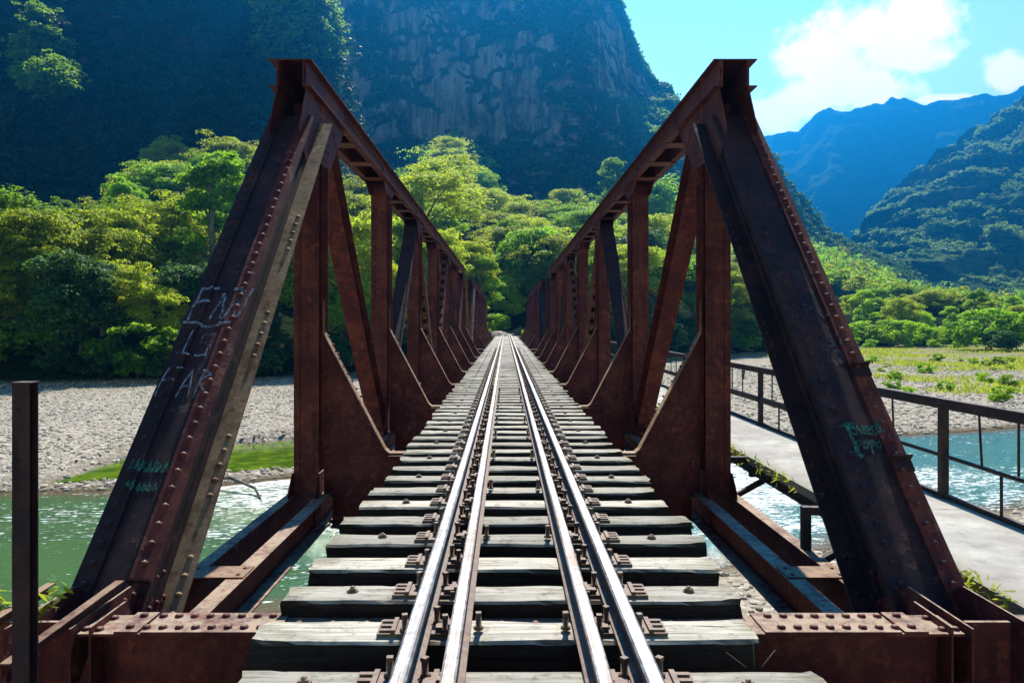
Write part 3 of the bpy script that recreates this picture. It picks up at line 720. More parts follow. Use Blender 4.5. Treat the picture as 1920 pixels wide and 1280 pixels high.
# rails --------------------------------------------------------------
def path_pt(y):
    """track centre line: straight over the bridge, then bending right"""
    y1 = 89.0
    if y <= y1: return (0, y, 0.0)
    Rr = 62.0; a = (y - y1) / Rr
    return (Rr * (1 - math.cos(a)), y1 + Rr * math.sin(a), a)
def rail(x0, name, topmat, hw, label, group):
    h = .134; z0 = .0155; fw = .052
    prof = [(-fw, 0), (-fw, .012), (-.012, .026), (-.008, .09), (-hw, .10), (-hw, .127), (-hw * .72, h), (hw * .72, h), (hw, .127), (hw, .10), (.008, .09), (.012, .026), (fw, .012), (fw, 0)]
    yl = [-3] + list(np.arange(0, 89, 3.0)) + list(np.arange(89, 150, 2.0)); V = []
    for y in yl:
        cx, cy, a = path_pt(y)
        for px, pz in prof:
            X = x0 + px; V.append((cx + X * math.cos(a), cy - X * math.sin(a), z0 + pz))
    k = len(prof); b = MB()
    b.add(V, [(a * k + j, a * k + (j + 1) % k, (a + 1) * k + (j + 1) % k, (a + 1) * k + j) for a in range(len(yl) - 1) for j in range(k)] + [tuple(range(k))[::-1]])
    me = b.mesh(name, [M_RAIL, topmat])
    for p in me.polygons:
        zc = sum(me.vertices[v].co.z for v in p.vertices) / len(p.vertices)
        if zc > z0 + .126 and p.normal.z > .3: p.material_index = 1
    o = put(name, me); setp(o, label, 'rail', group); return o
rail(-.49, 'running_rail', M_RAILTOP, .034, 'shiny outer rail on the left, beside the left hand truss', 'running rails')
rail(.49, 'running_rail', M_RAILTOP, .034, 'shiny outer rail on the right, beside the walkway side truss', 'running rails')
rail(-.30, 'guard_rail', M_GUARDTOP, .030, 'duller inner guard rail just inside the left running rail', 'guard rails')
rail(.30, 'guard_rail', M_GUARDTOP, .030, 'duller inner guard rail just inside the right running rail', 'guard rails')

# ================================================================== WALKWAY on the right
wk = thing('footbridge', (3.0, 0, -.18), 'narrow concrete walkway bracketed outside the right truss', 'walkway')
WZ = -.18; WX0, WX1 = 2.98, 4.17
k = 0; y = -1.0
while y < 89:
    y1 = y + P_ / 2 - .012; b = MB(); b.box(0, WX1 - WX0, y, y1, -.09, 0)
    o = b.build('deck_slab', M_CONC, wk); o.location = (WX0 - 3.0, 0, rng.uniform(-.004, .004)); y += P_ / 2
for x, nm in ((WX0 - 3.0 + .02, 'edge_beam'), (WX1 - 3.0 - .05, 'edge_beam')):
    b = MB(); b.box(x, x + .012, -1, 89, -.178, -.0945); b.box(x - .03, x + .07, -1, 89, -.190, -.1795); b.box(x-.0, x + .07, -1, 89, -.1055, -.0935); b.build(nm, M_DARK, wk)
b = MB(); b.box(WX1 - 3.0 - .05, WX1 - 3.0 + .0, -1, 89, .0015, .045); b.build('kerb_angle', M_DARK, wk)
yb = 6.86 - P_ / 2
while yb < 88:
    b = MB(); X0 = 2.64 - 3.0; X1 = 4.12 - 3.0
    b.box(X0, X0 + .075, yb - .035, yb + .035, -.55, -.0); b.box(X0 + .077, -.025, yb - .035, yb + .035, -.075, -.002); b.box(.0, X1, yb - .035, yb + .035, -.255, -.192)
    a = np.array([X0 + .08, yb, -.56]); c_ = np.array([X0 + .60, yb, -.27]); d = (c_ - a) / np.linalg.norm(c_ - a); n_ = np.array([-d[2], 0, d[0]]) * .03
    b.poly([a - n_ + (0, -.03, 0), c_ - n_ + (0, -.03, 0), c_ + n_ + (0, -.03, 0), a + n_ + (0, -.03, 0)], (0, .06, 0))
    b.build('bracket', M_DARK, wk); yb += P_ / 2
# mossy ragged edge of the deck
r = np.random.RandomState(5); n = 1500
yy_ = 4 + r.rand(n) ** 1.6 * 30; cen = np.stack([WX0 + r.normal(0, .025, n), yy_, WZ - .02 + r.normal(0, .035, n)], -1)
cen = cen[fbm(np.stack([yy_ * .9, yy_ * 0, yy_ * 0], -1), 2) > -.05]; n = len(cen)
d1 = np.stack([r.normal(0, .5, n) - .4, r.normal(0, .5, n), r.normal(0, .7, n) - .2], -1); d1 /= np.linalg.norm(d1, axis=1)[:, None]; d1 *= r.uniform(.03, .09, (n, 1))
d2 = np.cross(d1, r.normal(size=(n, 3))); d2 /= np.linalg.norm(d2, axis=1)[:, None]; d2 *= .010
V = np.stack([cen - d2, cen + d2, cen + d1 + d2 * .2, cen + d1 - d2 * .2], 1).reshape(-1, 3)
o = put('moss', quads_mesh('moss', V, M_GRASS, r.rand(n))); setp(o, 'dry moss and weeds along the ragged left edge of the walkway', 'moss', kind='stuff')
rl = thing('railing', (WX1 - .03, 0, WZ), 'long dark steel railing along the outer edge of the walkway', 'railing')
b = MB(); b.box(-.028, .028, -1, 89, .915, .955); b.box(-.028, -.016, -1, 89, .86, .9135); b.build('top_rail', M_DARK, rl)
b = MB(); b.tube([(-.01, y, .40 + .012 * math.sin(y)) for y in np.arange(-1, 9.1, 1)], .02, 8); b.build('lower_rail', M_DARK, rl)
b = MB(); b.box(-.035, .015, 9.2, 89, .375, .465); b.build('lower_rail', M_DARK, rl)
y = 7.2 - P_ * 2
while y < 89:
    b = MB(); b.box(-.035, .035, y - .035, y + .035, .0015, .914); b.box(-.07, .07, y - .06, y + .06, .0015, .012); b.build('post', M_DARK, rl)
    for q in (.95, 1.55, 2.5, 3.3, 4.1, 4.62):
        ln = rng.uniform(-.06, .06); b = MB(); b.tube([(0, y + q, .914), (0, y + q + ln, .42 if q > 2 else .41)], .011, 6); b.build('baluster', M_DARK, rl)
    b = MB(); b.tube([(-.01, y + 4.3, .4), (-.01, y + 4.3, .01)], .013, 6); b.build('strut', M_DARK, rl)
    y += P_
b = MB(); b.tube([(4.13, 13.2, .75), (4.12, 13.12, .62), (4.10, 13.15, .60), (4.12, 13.2, .66), (4.09, 13.1, .56)], .012, 6); b.tube([(4.10, 13.15, .60), (4.12, 13.2, .52)], .02, 6)
o = b.build('knotted_rag', M_DARK); setp(o, 'small dark knotted rag hanging from the walkway handrail', 'rag')

# standing column at the left foreground
b = MB(); X = -2.193; Y = 3.285
b.box(X - .036, X + .036, Y - .035, Y - .028, -1.2, 1.235); b.box(X - .036, X + .036, Y + .028, Y + .035, -1.2, 1.235); b.box(X - .005, X + .005, Y - .0265, Y + .0265, -1.2, 1.235)
b.box(X - .036, X - .030, Y - .0265, Y + .0265, -1.2, 1.232); b.box(X - .040, X + .040, Y - .038, Y + .038, 1.2365, 1.243)
for z in (1.12, .9): b.dome((X - .012, Y - .035, z), (0, -1, 0), .014, .01, 6)
o = b.build('steel_column', M_STEEL_D); setp(o, 'short upright rusty steel column with a flat top at the far left foreground', 'column')
# loose angle irons beside the end beam
for i, (a, bb, lab) in enumerate([((-2.80, 3.2, -.085), (-2.72, 4.3, .0), 'loose angle iron by the left foreground column'), ((-2.42, 3.45, -.08), (-2.30, 4.25, .03), 'loose angle iron lying against the foot of the left end post')]):
    b = MB(); a = np.array(a); bb = np.array(bb); dd = bb - a
    b.poly([a, a + dd, a + dd + (.05, 0, 0), a + (.05, 0, 0)], (0, 0, .008)); b.poly([a + (0, 0, -.002), a + dd + (0, 0, -.002), a + dd + (0, 0, -.06), a + (0, 0, -.06)], (.007, 0, 0))
    o = b.build('angle_iron', M_STEEL_B); setp(o, lab, 'angle iron')

# abutment under the near end, pier, far abutment --------------------------------------------------
def block(name, x0, x1, y0, y1, z0, z1, label, cat):
    me = bpy.data.meshes.new(name); bm = bmesh.new(); bmesh.ops.create_cube(bm, size=1); bmesh.ops.bevel(bm, geom=bm.edges[:], offset=.02, segments=2, affect='EDGES')
    for v in bm.verts: v.co = Vector(((x0 + x1) / 2 + v.co.x * (x1 - x0), (y0 + y1) / 2 + v.co.y * (y1 - y0), (z0 + z1) / 2 + v.co.z * (z1 - z0)))
    bm.to_mesh(me); bm.free(); me.materials.append(M_ABUT); o = put(name, me); setp(o, label, cat); return o
block('abutment', -3.0, 3.0, 3.35, 5.3, -8, -1.12, 'dark concrete abutment under the near end of the truss', 'abutment')
block('backwall', -2.0, 2.0, 2.2, 3.33, -8, -.23, 'concrete back wall behind the near end floor beam', 'wall')
block('pier', -3.2, 3.2, SPAN1 + 8 * P_ - .9, SPAN2 + .9, -8, -1.12, 'concrete pier standing in the river bed where the two spans meet', 'pier')
block('abutment', -3.2, 3.2, SPAN2 + 8 * P_ - .9, 90.5, -8, -1.12, 'far concrete abutment below the end of the second span', 'abutment')
# ================================================================== VALLEY FLOOR, RIVER
W0 = CZ - 6.0                                     # water level
def ip(pts):
    a = np.array(pts, float); return lambda x: np.interp(x, a[:, 0], a[:, 1])
far_sh = ip([(-400, -20), (-80, 20), (-40, 25.6), (-17.8, 26.3), (-13.5, 26.6), (-11.2, 27.2), (-8.35, 29.4), (-3, 32), (0, 34.5), (10, 38.5), (21.6, 40), (30, 43), (60, 54), (200, 95), (600, 180)])
near_sh = ip([(-400, -60), (-60, 8), (-18, 13.2), (-6, 14.5), (0, 16.5), (5.3, 18.9), (8.2, 20.2), (15.8, 23.9), (25, 28.5), (60, 40), (200, 75), (600, 150)])
bank = ip([(-600, 0), (-200, 35), (-90, 56), (-45, 63), (-22, 67), (-9, 78), (8, 92), (30, 112), (38, 122), (62, 146), (90, 163), (118, 177), (200, 218), (500, 330), (2000, 700)])
def fpx(th, a): return np.interp(th, [p[0] for p in a], [p[1] for p in a])
def ground(X, Y):
    X = np.asarray(X, float); Y = np.asarray(Y, float); sh = X.shape
    p3 = np.stack([X, Y, 0 * X], -1)
    n1 = fbm(p3 * .07, 3); n2 = fbm(p3 * .35, 3); n3 = fbm(p3 * 1.7, 2)
    wig = n1 * 1.2 + n2 * .45
    s = np.maximum(Y - far_sh(X), near_sh(X) - Y) + wig
    g = W0 + np.clip(s * .11, -.9, .22) + np.clip((s - 2) * .02, 0, .75) + n1 * .12 * (s > 0) + n3 * .02
    # green pond on the gravel
    pn = 30.9 + .34 * (X + 8.7); pf = 37.6 + .52 * (X + 10.8)
    pd = np.minimum(np.minimum(Y - pn, pf - Y), np.minimum(X + 16.5, -2.5 - X) * .8) + n2 * .5
    g = np.where(pd > -.8, np.minimum(g, W0 + .12 - np.clip((pd + .8) * .2, 0, .5)), g)
    d = Y - bank(X) + n1 * 4
    th = X / np.maximum(Y, 20)
    rise = np.where(np.abs(X) < 14, 4.1, np.where(X < 0, 2.2, np.interp(X, [14, 40, 120], [3.8, 2.0, .6])))
    k = fpx(th, [(-.9, .10), (-.55, .10), (-.5, .16), (-.45, .25), (-.37, .27), (-.3, .22), (-.22, .20), (-.16, .15), (-.105, .28), (-.065, .30), (0, .17), (.06, .18), (.14, .27), (.2, .22), (.28, .22), (.38, .20), (.466, .15), (.537, .09), (.65, .05), (.9, .04)])
    dd = np.minimum(np.maximum(d - 14, 0), 260 + 0 * d)
    hill = k * dd + n1 * np.clip(d * .08, 0, 7) + n2 * np.clip(d * .02, 0, 1.2)
    g = np.where(d > -3, np.maximum(g, W0 + .7) + rise * np.clip((d + 1) / 6, 0, 1) + np.where(d > 14, hill, 0), g)
    # track bed beyond the far abutment
    cx = np.where(Y > 89, 62 - np.sqrt(np.maximum(62 ** 2 - np.minimum(Y - 89, 60) ** 2, 0)), 0)
    tb = np.clip(1 - (np.abs(X - cx) - 2.6) / 3.5, 0, 1) * (Y > 89.5) * (Y < 150)
    g = g * (1 - tb) + (-.20 + n3 * .015) * tb
    # near bank and approach
    dn = near_sh(X) - Y
    nb = np.clip((dn - 7.5) / 9.0, 0, 1); nb = nb * nb * (3 - 2 * nb)
    g = g + nb * (3.7 + n2 * .3) * (Y < 20)
    ap = np.clip(1 - (np.abs(X) - 3.2) / 3, 0, 1) * (Y < 2.6)
    g = g * (1 - ap) + (-.22 + n3 * .01) * ap
    g = np.where((np.abs(X) < 5.5) & (Y > 2.3) & (Y < 9), np.minimum(g, -1.9 - .35 * (Y - 2.3)), g)
    return g, s, d, pd
def axis(lo, hi, fine0, fine1, st, gr=1.13):
    a = list(np.arange(fine0, fine1, st)); x = fine1; s_ = st
    while x < hi: a.append(x); s_ *= gr; x += s_
    a.append(hi); b = []; x = fine0; s_ = st
    while x > lo: s_ *= gr; x -= s_; b.append(max(x, lo))
    return np.array(b[::-1] + a)
gx = axis(-9000, 9000, -60, 90, .55, 1.09); gy = axis(-9000, 9000, 1, 95, .5, 1.07)
GX, GY = np.meshgrid(gx, gy); GZ, GS, GD, GPD = ground(GX, GY)
veg = np.clip((GD + 2.5) / 4, 0, 1); veg = np.maximum(veg, np.clip((near_sh(GX) - GY - 9.5) / 3, 0, 1) * (GY < 14) * (np.abs(GX) > 3.5))
cxg = np.where(GY > 89, 62 - np.sqrt(np.maximum(62 ** 2 - np.minimum(GY - 89, 60) ** 2, 0)), 0)
veg = np.where((np.abs(GX - cxg) < 3.6) & (GY > 80) & (GY < 150), 0, veg)
grassy = np.clip((GX - 38) / 14, 0, 1) * np.clip((GY - 62) / 14, 0, 1) * np.clip((GD + 60) / 10, 0, 1)
grassy = np.maximum(grassy, .6 * np.clip(1 - np.abs(GD + 4) / 6, 0, 1))
wet = np.clip(1 - (GS - .0) / 1.3, 0, 1) * (GD < 0); wet = np.maximum(wet, np.clip(1 + GPD, 0, 1) * .8)
o = put('ground', grid_mesh('ground', np.stack([GX, GY, GZ], -1), M_GROUND, dict(veg=veg, grassy=grassy, wet=wet))); setp(o, 'gravel river bed, banks and wooded valley floor', 'ground', kind='structure')
wx = np.arange(-420, 620, 2.0) if False else axis(-400, 600, -60, 90, .8, 1.1); wy = axis(-60, 200, 8, 60, .8, 1.1)
WXg, WYg = np.meshgrid(wx, wy); gz, s_, _, _ = ground(WXg, WYg)
rif = np.exp(-((WXg + 4) / 10) ** 2 - ((WYg - 27) / 4.5) ** 2) + np.exp(-((WXg - 10) / 7) ** 2 - ((WYg - 28) / 6) ** 2) * .9 + .5 * np.exp(-((WXg - 20) / 5) ** 2 - ((WYg - 29) / 3) ** 2)
mask_w = np.minimum(WYg - near_sh(WXg), far_sh(WXg) - WYg) > -3.5
P3 = np.stack([WXg, WYg, np.where(mask_w, W0, W0 - 2.2)], -1)
o = put('river', grid_mesh('river', P3, M_WATER, dict(depth=np.clip(-s_ / 4, 0, 1), riffle=np.clip(rif, 0, 1.2)))); setp(o, 'rippling green and teal river water', 'water', kind='structure')
b = MB(); b.add([(-17.5, 26, W0 + .03), (-1.5, 31.5, W0 + .03), (-1.5, 43.5, W0 + .03), (-17.5, 36, W0 + .03)], [(0, 1, 2, 3)])
# keep the pond sheet off the river: its edge follows the spit
b = MB(); b.add([(-17.5, 27.8, W0 + .03), (-2.0, 33.4, W0 + .03), (-2.0, 42.6, W0 + .03), (-17.5, 34.6, W0 + .03)], [(0, 1, 2, 3)])
o = b.build('pond', M_POND, recalc=False); setp(o, 'still pond bright green with algae on the gravel bank', 'pond', kind='structure')
# loose stones --------------------------------------------------------
def stones(n, seed, xr, yr, size, pred):
    r = np.random.RandomState(seed); X = r.uniform(*xr, n); Y = yr[0] + (yr[1] - yr[0]) * r.rand(n) ** 1.5
    z, s, d, pd = ground(X, Y); ok = pred(X, Y, s, d) & (pd < -.3); X, Y, z = X[ok], Y[ok], z[ok]; n = len(X)
    bm = bmesh.new(); bmesh.ops.create_icosphere(bm, subdivisions=1, radius=1); bv = np.array([v.co for v in bm.verts]); bf = np.array([[v.index for v in f.verts] for f in bm.faces]); bm.free()
    rad = size[0] * (size[1] / size[0]) ** (r.rand(n) ** 2.2)
    jit = 1 + r.uniform(-.22, .22, (n, len(bv), 1)); sq = r.uniform(.5, 1.1, (n, 1, 3)) * [1, 1, .6]
    a = r.rand(n) * 6.28; v = bv[None] * jit * sq * rad[:, None, None]
    ca, sa = np.cos(a)[:, None], np.sin(a)[:, None]
    x = v[..., 0] * ca - v[..., 1] * sa; y = v[..., 0] * sa + v[..., 1] * ca
    v = np.stack([x + X[:, None], y + Y[:, None], v[..., 2] + z[:, None] + rad[:, None] * .15], -1)
    tri = v[:, bf].reshape(-1, 3)
    return tri, np.repeat(r.rand(n), len(bf))
A1, t1 = stones(24000, 1, (-50, 0), (26, 68), (.05, .16), lambda X, Y, s, d: (s > .2) & (d < -1) & (X < -4))
A2, t2 = stones(12000, 2, (3.2, 34), (8, 32), (.05, .17), lambda X, Y, s, d: (s > .1) & (Y < near_sh(X)) & (near_sh(X) - Y < 12))
A3, t3 = stones(14000, 3, (5, 60), (38, 90), (.07, .22), lambda X, Y, s, d: (s > .2) & (d < -2))
me = quads_mesh('river_stones', np.vstack([A1, A2, A3]), M_STONE, np.concatenate([t1, t2, t3]), N=3); o = put('river_stones', me); setp(o, 'pale rounded stones lying on the gravel banks', 'stones', kind='stuff')
# driftwood
b = MB(); b.tube([(-10.9, 27.4, W0 + .3), (-10.0, 27.0, W0 + .42), (-8.9, 26.3, W0 + .2), (-8.4, 25.4, W0 - .02)], [.05, .06, .05, .035], 7)
o = b.build('driftwood', M_BARK); setp(o, 'thin dark driftwood branch reaching from the gravel spit into the river', 'branch')

# ================================================================== MOUNTAINS
def sheet(name, cols, m_, label, nt=90, ns=260, amp=(10, 3), sc_=(.02, .08), rib=0.0, ease=1.0, crest_amp=1.0, bumps=(), cat='mountain', back=1.2):
    """a mountain side: cols = (screen bearing px, crest py, crest distance, foot py, foot distance) -> real directions and distances"""
    a = np.array(cols, float); u = np.linspace(0, 1, ns); px = a[0, 0] + (a[-1, 0] - a[0, 0]) * u
    cy, cd, fy_, fd = [np.interp(px, a[:, 0], a[:, i]) for i in (1, 2, 3, 4)]
    t = np.linspace(0, 1, nt)[:, None]; tb = np.linspace(0, 1, 14)[1:, None]
    ang = (px - 948) / 1400
    zc = CZ + (606 - cy) / 1400 * cd; zf = CZ + (606 - fy_) / 1400 * fd
    z = zf + (zc - zf) * t; dist = fd + (cd - fd) * t ** ease
    zb_ = zc - (zc + 20) * tb ** 1.3; db = cd + (cd * .35 * back + 30) * tb
    z = np.vstack([z, zb_]); dist = np.vstack([dist, db]); tt = np.vstack([t + 0 * px, 1 + tb + 0 * px])
    X = CX + ang * dist; Y = dist; P = np.stack([X, Y, z], -1)
    n1 = fbm(P * sc_[0], 4, ridged=False); n2 = fbm(P * sc_[1], 4); rb = fbm(P * np.array([sc_[1] * .6, sc_[1] * .6, sc_[1] * .09]), 4, ridged=True)
    fade = np.clip(tt * 4, 0.25, 1)
    disp = (n1 * amp[0] * 1.6 + n2 * amp[1] * 1.6 + rb * rib) * fade
    for (bx, by, rx, ry, am) in bumps:
        pyv = 606 - (z - CZ) / dist * 1400; pxv = 948 + X / dist * 1400
        disp = disp + am * np.exp(-((pxv - bx) / rx) ** 2 - ((pyv - by) / ry) ** 2)
    dirx = ang / np.sqrt(1 + ang ** 2); diry = 1 / np.sqrt(1 + ang ** 2)
    P[..., 0] -= dirx * disp; P[..., 1] -= diry * disp
    k = np.clip(1 - np.abs(tt - 1) * 4, 0, 1)
    P[..., 2] += (fbm(np.stack([X, Y, 0 * X], -1) * sc_[1] * 1.2, 5) * amp[1] * 1.4 * crest_amp) * k + n2 * amp[1] * .5
    o = put(name, grid_mesh(name, P, m_)); setp(o, label, cat, kind='structure')
    return P, nt
MT_FAR = sheet('distant_mountain', [(1250, 330, 2437.5, 560, 1657.5), (1380, 275, 2340, 560, 1608.75), (1440, 262, 2291.25, 560, 1608.75), (1495, 252, 2242.5, 562, 1608.75), (1530, 222, 2193.75, 562, 1608.75), (1555, 206, 2145, 562, 1608.75), (1592, 215, 2145, 565, 1608.75), (1640, 197, 2193.75, 568, 1657.5),
    (1700, 190, 2242.5, 568, 1657.5), (1735, 203, 2242.5, 568, 1657.5), (1790, 190, 2242.5, 568, 1657.5), (1850, 184, 2242.5, 568, 1657.5), (1885, 186, 2242.5, 568, 1657.5), (1925, 165, 2291.25, 568, 1657.5), (2100, 120, 2340, 568, 1706.25), (2500, 150, 2437.5, 570, 1755), (3200, 260, 2535, 580, 1852.5)],
    M_FAR, 'bright blue hazy mountain ridge farthest away under the clouds', amp=(50, 9), sc_=(.0028, .012), rib=70, ns=420, nt=140, ease=.9, crest_amp=.6)
MT_MID = sheet('forested_mountain', [(1560, 520, 745.2, 575, 579.6), (1615, 425, 952.2, 572, 596.16), (1660, 372, 1035, 570, 612.72), (1700, 335, 1076.4, 568, 612.72), (1750, 292, 1117.8, 566, 629.28), (1800, 262, 1159.2, 565, 629.28), (1860, 228, 1159.2, 565, 629.28), (1920, 196, 1159.2, 565, 629.28), (2050, 130, 1159.2, 565, 629.28), (2500, 100, 1159.2, 570, 629.28), (3300, 250, 1242, 575, 662.4)],
    M_MOUNT, 'steep green and blue mountainside at the right edge of the valley', amp=(42, 7), sc_=(.0062, .026), rib=85, ns=420, nt=150, ease=.85, crest_amp=.8)
MT_RID = sheet('ridge', [(1270, 300, 560, 470, 420), (1380, 262, 560, 480, 420), (1440, 285, 560, 500, 420), (1480, 345, 560, 520, 430), (1520, 400, 565, 540, 440), (1560, 440, 570, 545, 450), (1600, 462, 580, 550, 460), (1640, 478, 590, 556, 470), (1690, 500, 600, 560, 480), (1730, 530, 600, 566, 500), (1760, 560, 600, 572, 520)],
    M_SLOPE, 'dark wooded spur sloping down behind the right truss', amp=(12, 4), sc_=(.012, .05), rib=10, nt=60, ns=220)
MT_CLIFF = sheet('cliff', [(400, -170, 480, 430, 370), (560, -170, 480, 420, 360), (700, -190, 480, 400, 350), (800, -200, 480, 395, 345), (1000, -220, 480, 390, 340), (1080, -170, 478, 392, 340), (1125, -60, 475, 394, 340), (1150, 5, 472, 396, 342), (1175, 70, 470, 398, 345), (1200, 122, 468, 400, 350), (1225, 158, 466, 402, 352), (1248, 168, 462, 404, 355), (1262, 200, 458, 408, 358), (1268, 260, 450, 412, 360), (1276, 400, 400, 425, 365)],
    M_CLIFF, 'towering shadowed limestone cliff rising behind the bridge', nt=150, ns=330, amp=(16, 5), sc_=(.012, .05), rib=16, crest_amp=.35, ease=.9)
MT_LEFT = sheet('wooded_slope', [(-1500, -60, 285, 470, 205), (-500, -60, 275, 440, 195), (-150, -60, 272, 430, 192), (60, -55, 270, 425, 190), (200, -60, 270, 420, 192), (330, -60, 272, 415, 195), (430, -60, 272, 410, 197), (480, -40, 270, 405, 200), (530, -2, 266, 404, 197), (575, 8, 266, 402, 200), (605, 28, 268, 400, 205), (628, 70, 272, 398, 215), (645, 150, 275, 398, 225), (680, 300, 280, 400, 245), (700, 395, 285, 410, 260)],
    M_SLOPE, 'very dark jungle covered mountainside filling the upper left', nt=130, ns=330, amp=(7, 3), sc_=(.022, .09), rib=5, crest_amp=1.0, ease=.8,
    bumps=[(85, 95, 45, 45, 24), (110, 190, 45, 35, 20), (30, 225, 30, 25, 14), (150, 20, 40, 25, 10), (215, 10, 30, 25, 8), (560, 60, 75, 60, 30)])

# ================================================================== VEGETATION
def leaves(cen, rad, n, size, r, flat=.5, up=.55, asp=.55, shell=.55):
    """cen (k,3) rad (k,3): n leaves over each puff"""
    k = len(cen); d = r.normal(size=(k, n, 3)); d[..., 2] = np.abs(d[..., 2]) * (1 + flat) - .25; d /= np.linalg.norm(d, axis=-1, keepdims=True)
    rr = shell + (1.12 - shell) * r.rand(k, n, 1) ** .7
    p = cen[:, None] + d * rr * rad[:, None]
    nn = d * .55 + np.array([0, 0, up]) + r.normal(0, .42, (k, n, 3)); nn /= np.linalg.norm(nn, axis=-1, keepdims=True)
    tg = r.normal(size=(k, n, 3)); tg = np.cross(nn, tg); tg /= np.linalg.norm(tg, axis=-1, keepdims=True); bt = np.cross(nn, tg)
    s = size * r.uniform(.6, 1.35, (k, n, 1))
    V = np.stack([p - tg * s, p - bt * s * asp, p + tg * s - nn * s * .25, p + bt * s * asp], 2).reshape(-1, 3)
    return V, r.rand(k * n) * .6 + np.repeat(r.rand(k), n) * .4
def tree_proto(kind, seed, H, W, leaf, m_, npuff, nleaf):
    r = np.random.RandomState(seed); cen = []; rad = []; wood_ = MB()
    lean = r.normal(0, .04, 2); trunk_top = H * {'umbrella': .62, 'round': .5, 'tall': .8, 'shrub': .25}[kind]
    tp = [np.array([lean[0] * z * 1.3 + .15 * math.sin(z * .6 + seed), lean[1] * z + .12 * math.cos(z * .5), z]) for z in np.linspace(-1.2, trunk_top, 7)]
    tr = H * .020 * (1 if kind != 'shrub' else .5); wood_.tube(tp, [tr * 1.3, tr * 1.1, tr, tr * .9, tr * .8, tr * .65, tr * .5], 7)
    limbs = []
    nl = 9 if kind != 'shrub' else 6
    for i in range(nl):
        a = i * 2.4 + r.rand(); f = (i + .5) / nl
        if kind == 'umbrella': z0 = trunk_top * (.62 + .38 * f); rr = W * .5 * (.55 + .45 * r.rand()) * (1.1 - .55 * f ** 2); z1 = H * (.62 + .34 * f) - abs(r.normal(0, .02)) * H
        elif kind == 'round': z0 = trunk_top * (.5 + .5 * f); rr = W * .5 * (.5 + .4 * r.rand()) * math.sqrt(max(.1, 1 - (f - .25) ** 2 * 1.3)); z1 = H * (.38 + .52 * f)
        elif kind == 'tall': z0 = trunk_top * (.25 + .75 * f); rr = W * .5 * (.6 + .4 * r.rand()) * (1.05 - .6 * f); z1 = H * (.28 + .66 * f)
        else: z0 = trunk_top * (.2 + .6 * f); rr = W * .5 * (.5 + .5 * r.rand()); z1 = H * (.3 + .5 * r.rand())
        b0 = np.array([np.interp(z0, [p[2] for p in tp], [p[j] for p in tp]) for j in (0, 1)] + [z0]); e = np.array([math.cos(a) * rr, math.sin(a) * rr, z1])
        mid = (b0 + e) / 2 + np.array([0, 0, H * .03]); wood_.tube([b0, mid, e], [tr * .5, tr * .33, tr * .12], 5); limbs.append((b0, mid, e))
    for i in range(npuff):
        b0, mid, e = limbs[r.randint(nl)]; q = .45 + .65 * r.rand()
        p = (1 - q) * mid + q * e + r.normal(0, 1, 3) * W * np.array([.10, .10, .055])
        ps = W * r.uniform(.045, .13)
        fl = {'umbrella': .38, 'round': .72, 'tall': .6, 'shrub': .75}[kind]
        cen.append(p); rad.append((ps, ps, ps * fl))
    for i in range(npuff // 6):      # crown top
        a = r.rand() * 6.28; q = r.rand() ** .5 * W * .30; cen.append((math.cos(a) * q, math.sin(a) * q, H * (.93 - (q / W) ** 2 * 1.1))); ps = W * r.uniform(.08, .14); rad.append((ps, ps, ps * .5))
    V, ti = leaves(np.array(cen), np.array(rad), nleaf, leaf, r, up={'umbrella': .9}.get(kind, .5))
    return wood_.mesh('trunk', M_BARK), quads_mesh('crown', V, m_, ti)
KIND = {
 'umbrella_tree': [tree_proto('umbrella', 1, 17, 15, .20, M_LEAF_Y, 260, 85), tree_proto('umbrella', 2, 14, 13, .18, M_LEAF_Y, 230, 80), tree_proto('umbrella', 3, 15, 16, .20, M_LEAF, 250, 80)],
 'broadleaf_tree': [tree_proto('round', 4, 14, 12, .21, M_LEAF, 250, 80), tree_proto('round', 5, 12, 10, .17, M_LEAF_F, 230, 85), tree_proto('round', 6, 16, 13, .22, M_LEAF_Y, 250, 75), tree_proto('round', 16, 13, 11, .24, M_LEAF_D, 220, 70)],
 'tall_tree': [tree_proto('tall', 7, 20, 9, .20, M_LEAF, 240, 75), tree_proto('tall', 8, 17, 8, .18, M_LEAF_F, 210, 75)],
 'shrub': [tree_proto('shrub', 9, 4.5, 5.5, .17, M_LEAF_F, 90, 60), tree_proto('shrub', 10, 4.0, 6, .17, M_LEAF, 90, 60), tree_proto('shrub', 12, 3.4, 5.0, .16, M_LEAF_D, 90, 60)],
}
ntree = 0
def plant(kind, v, x, y, sc_, label, group, cat=None, z=None, rz=None, sz=None):
    global ntree; ntree += 1
    tr, cr = KIND[kind][v]
    if z is None: z = float(ground(np.array([x]), np.array([y]))[0][0])
    o = thing(kind, (x, y, z - .2), label, cat or ('tree' if 'tree' in kind else 'bush'), group, rng.random() * 6.28 if rz is None else rz)
    o.scale = (sc_, sc_, sz or sc_)
    put('trunk', tr, o); put('crown', cr, o); return o
def at(px, d): return CX + (px - 948) / 1400 * d
G_BANK = 'trees along the far river bank'; G_HILL = 'trees on the hillside behind the bridge'; G_RB = 'bushes at the edge of the right gravel bar'
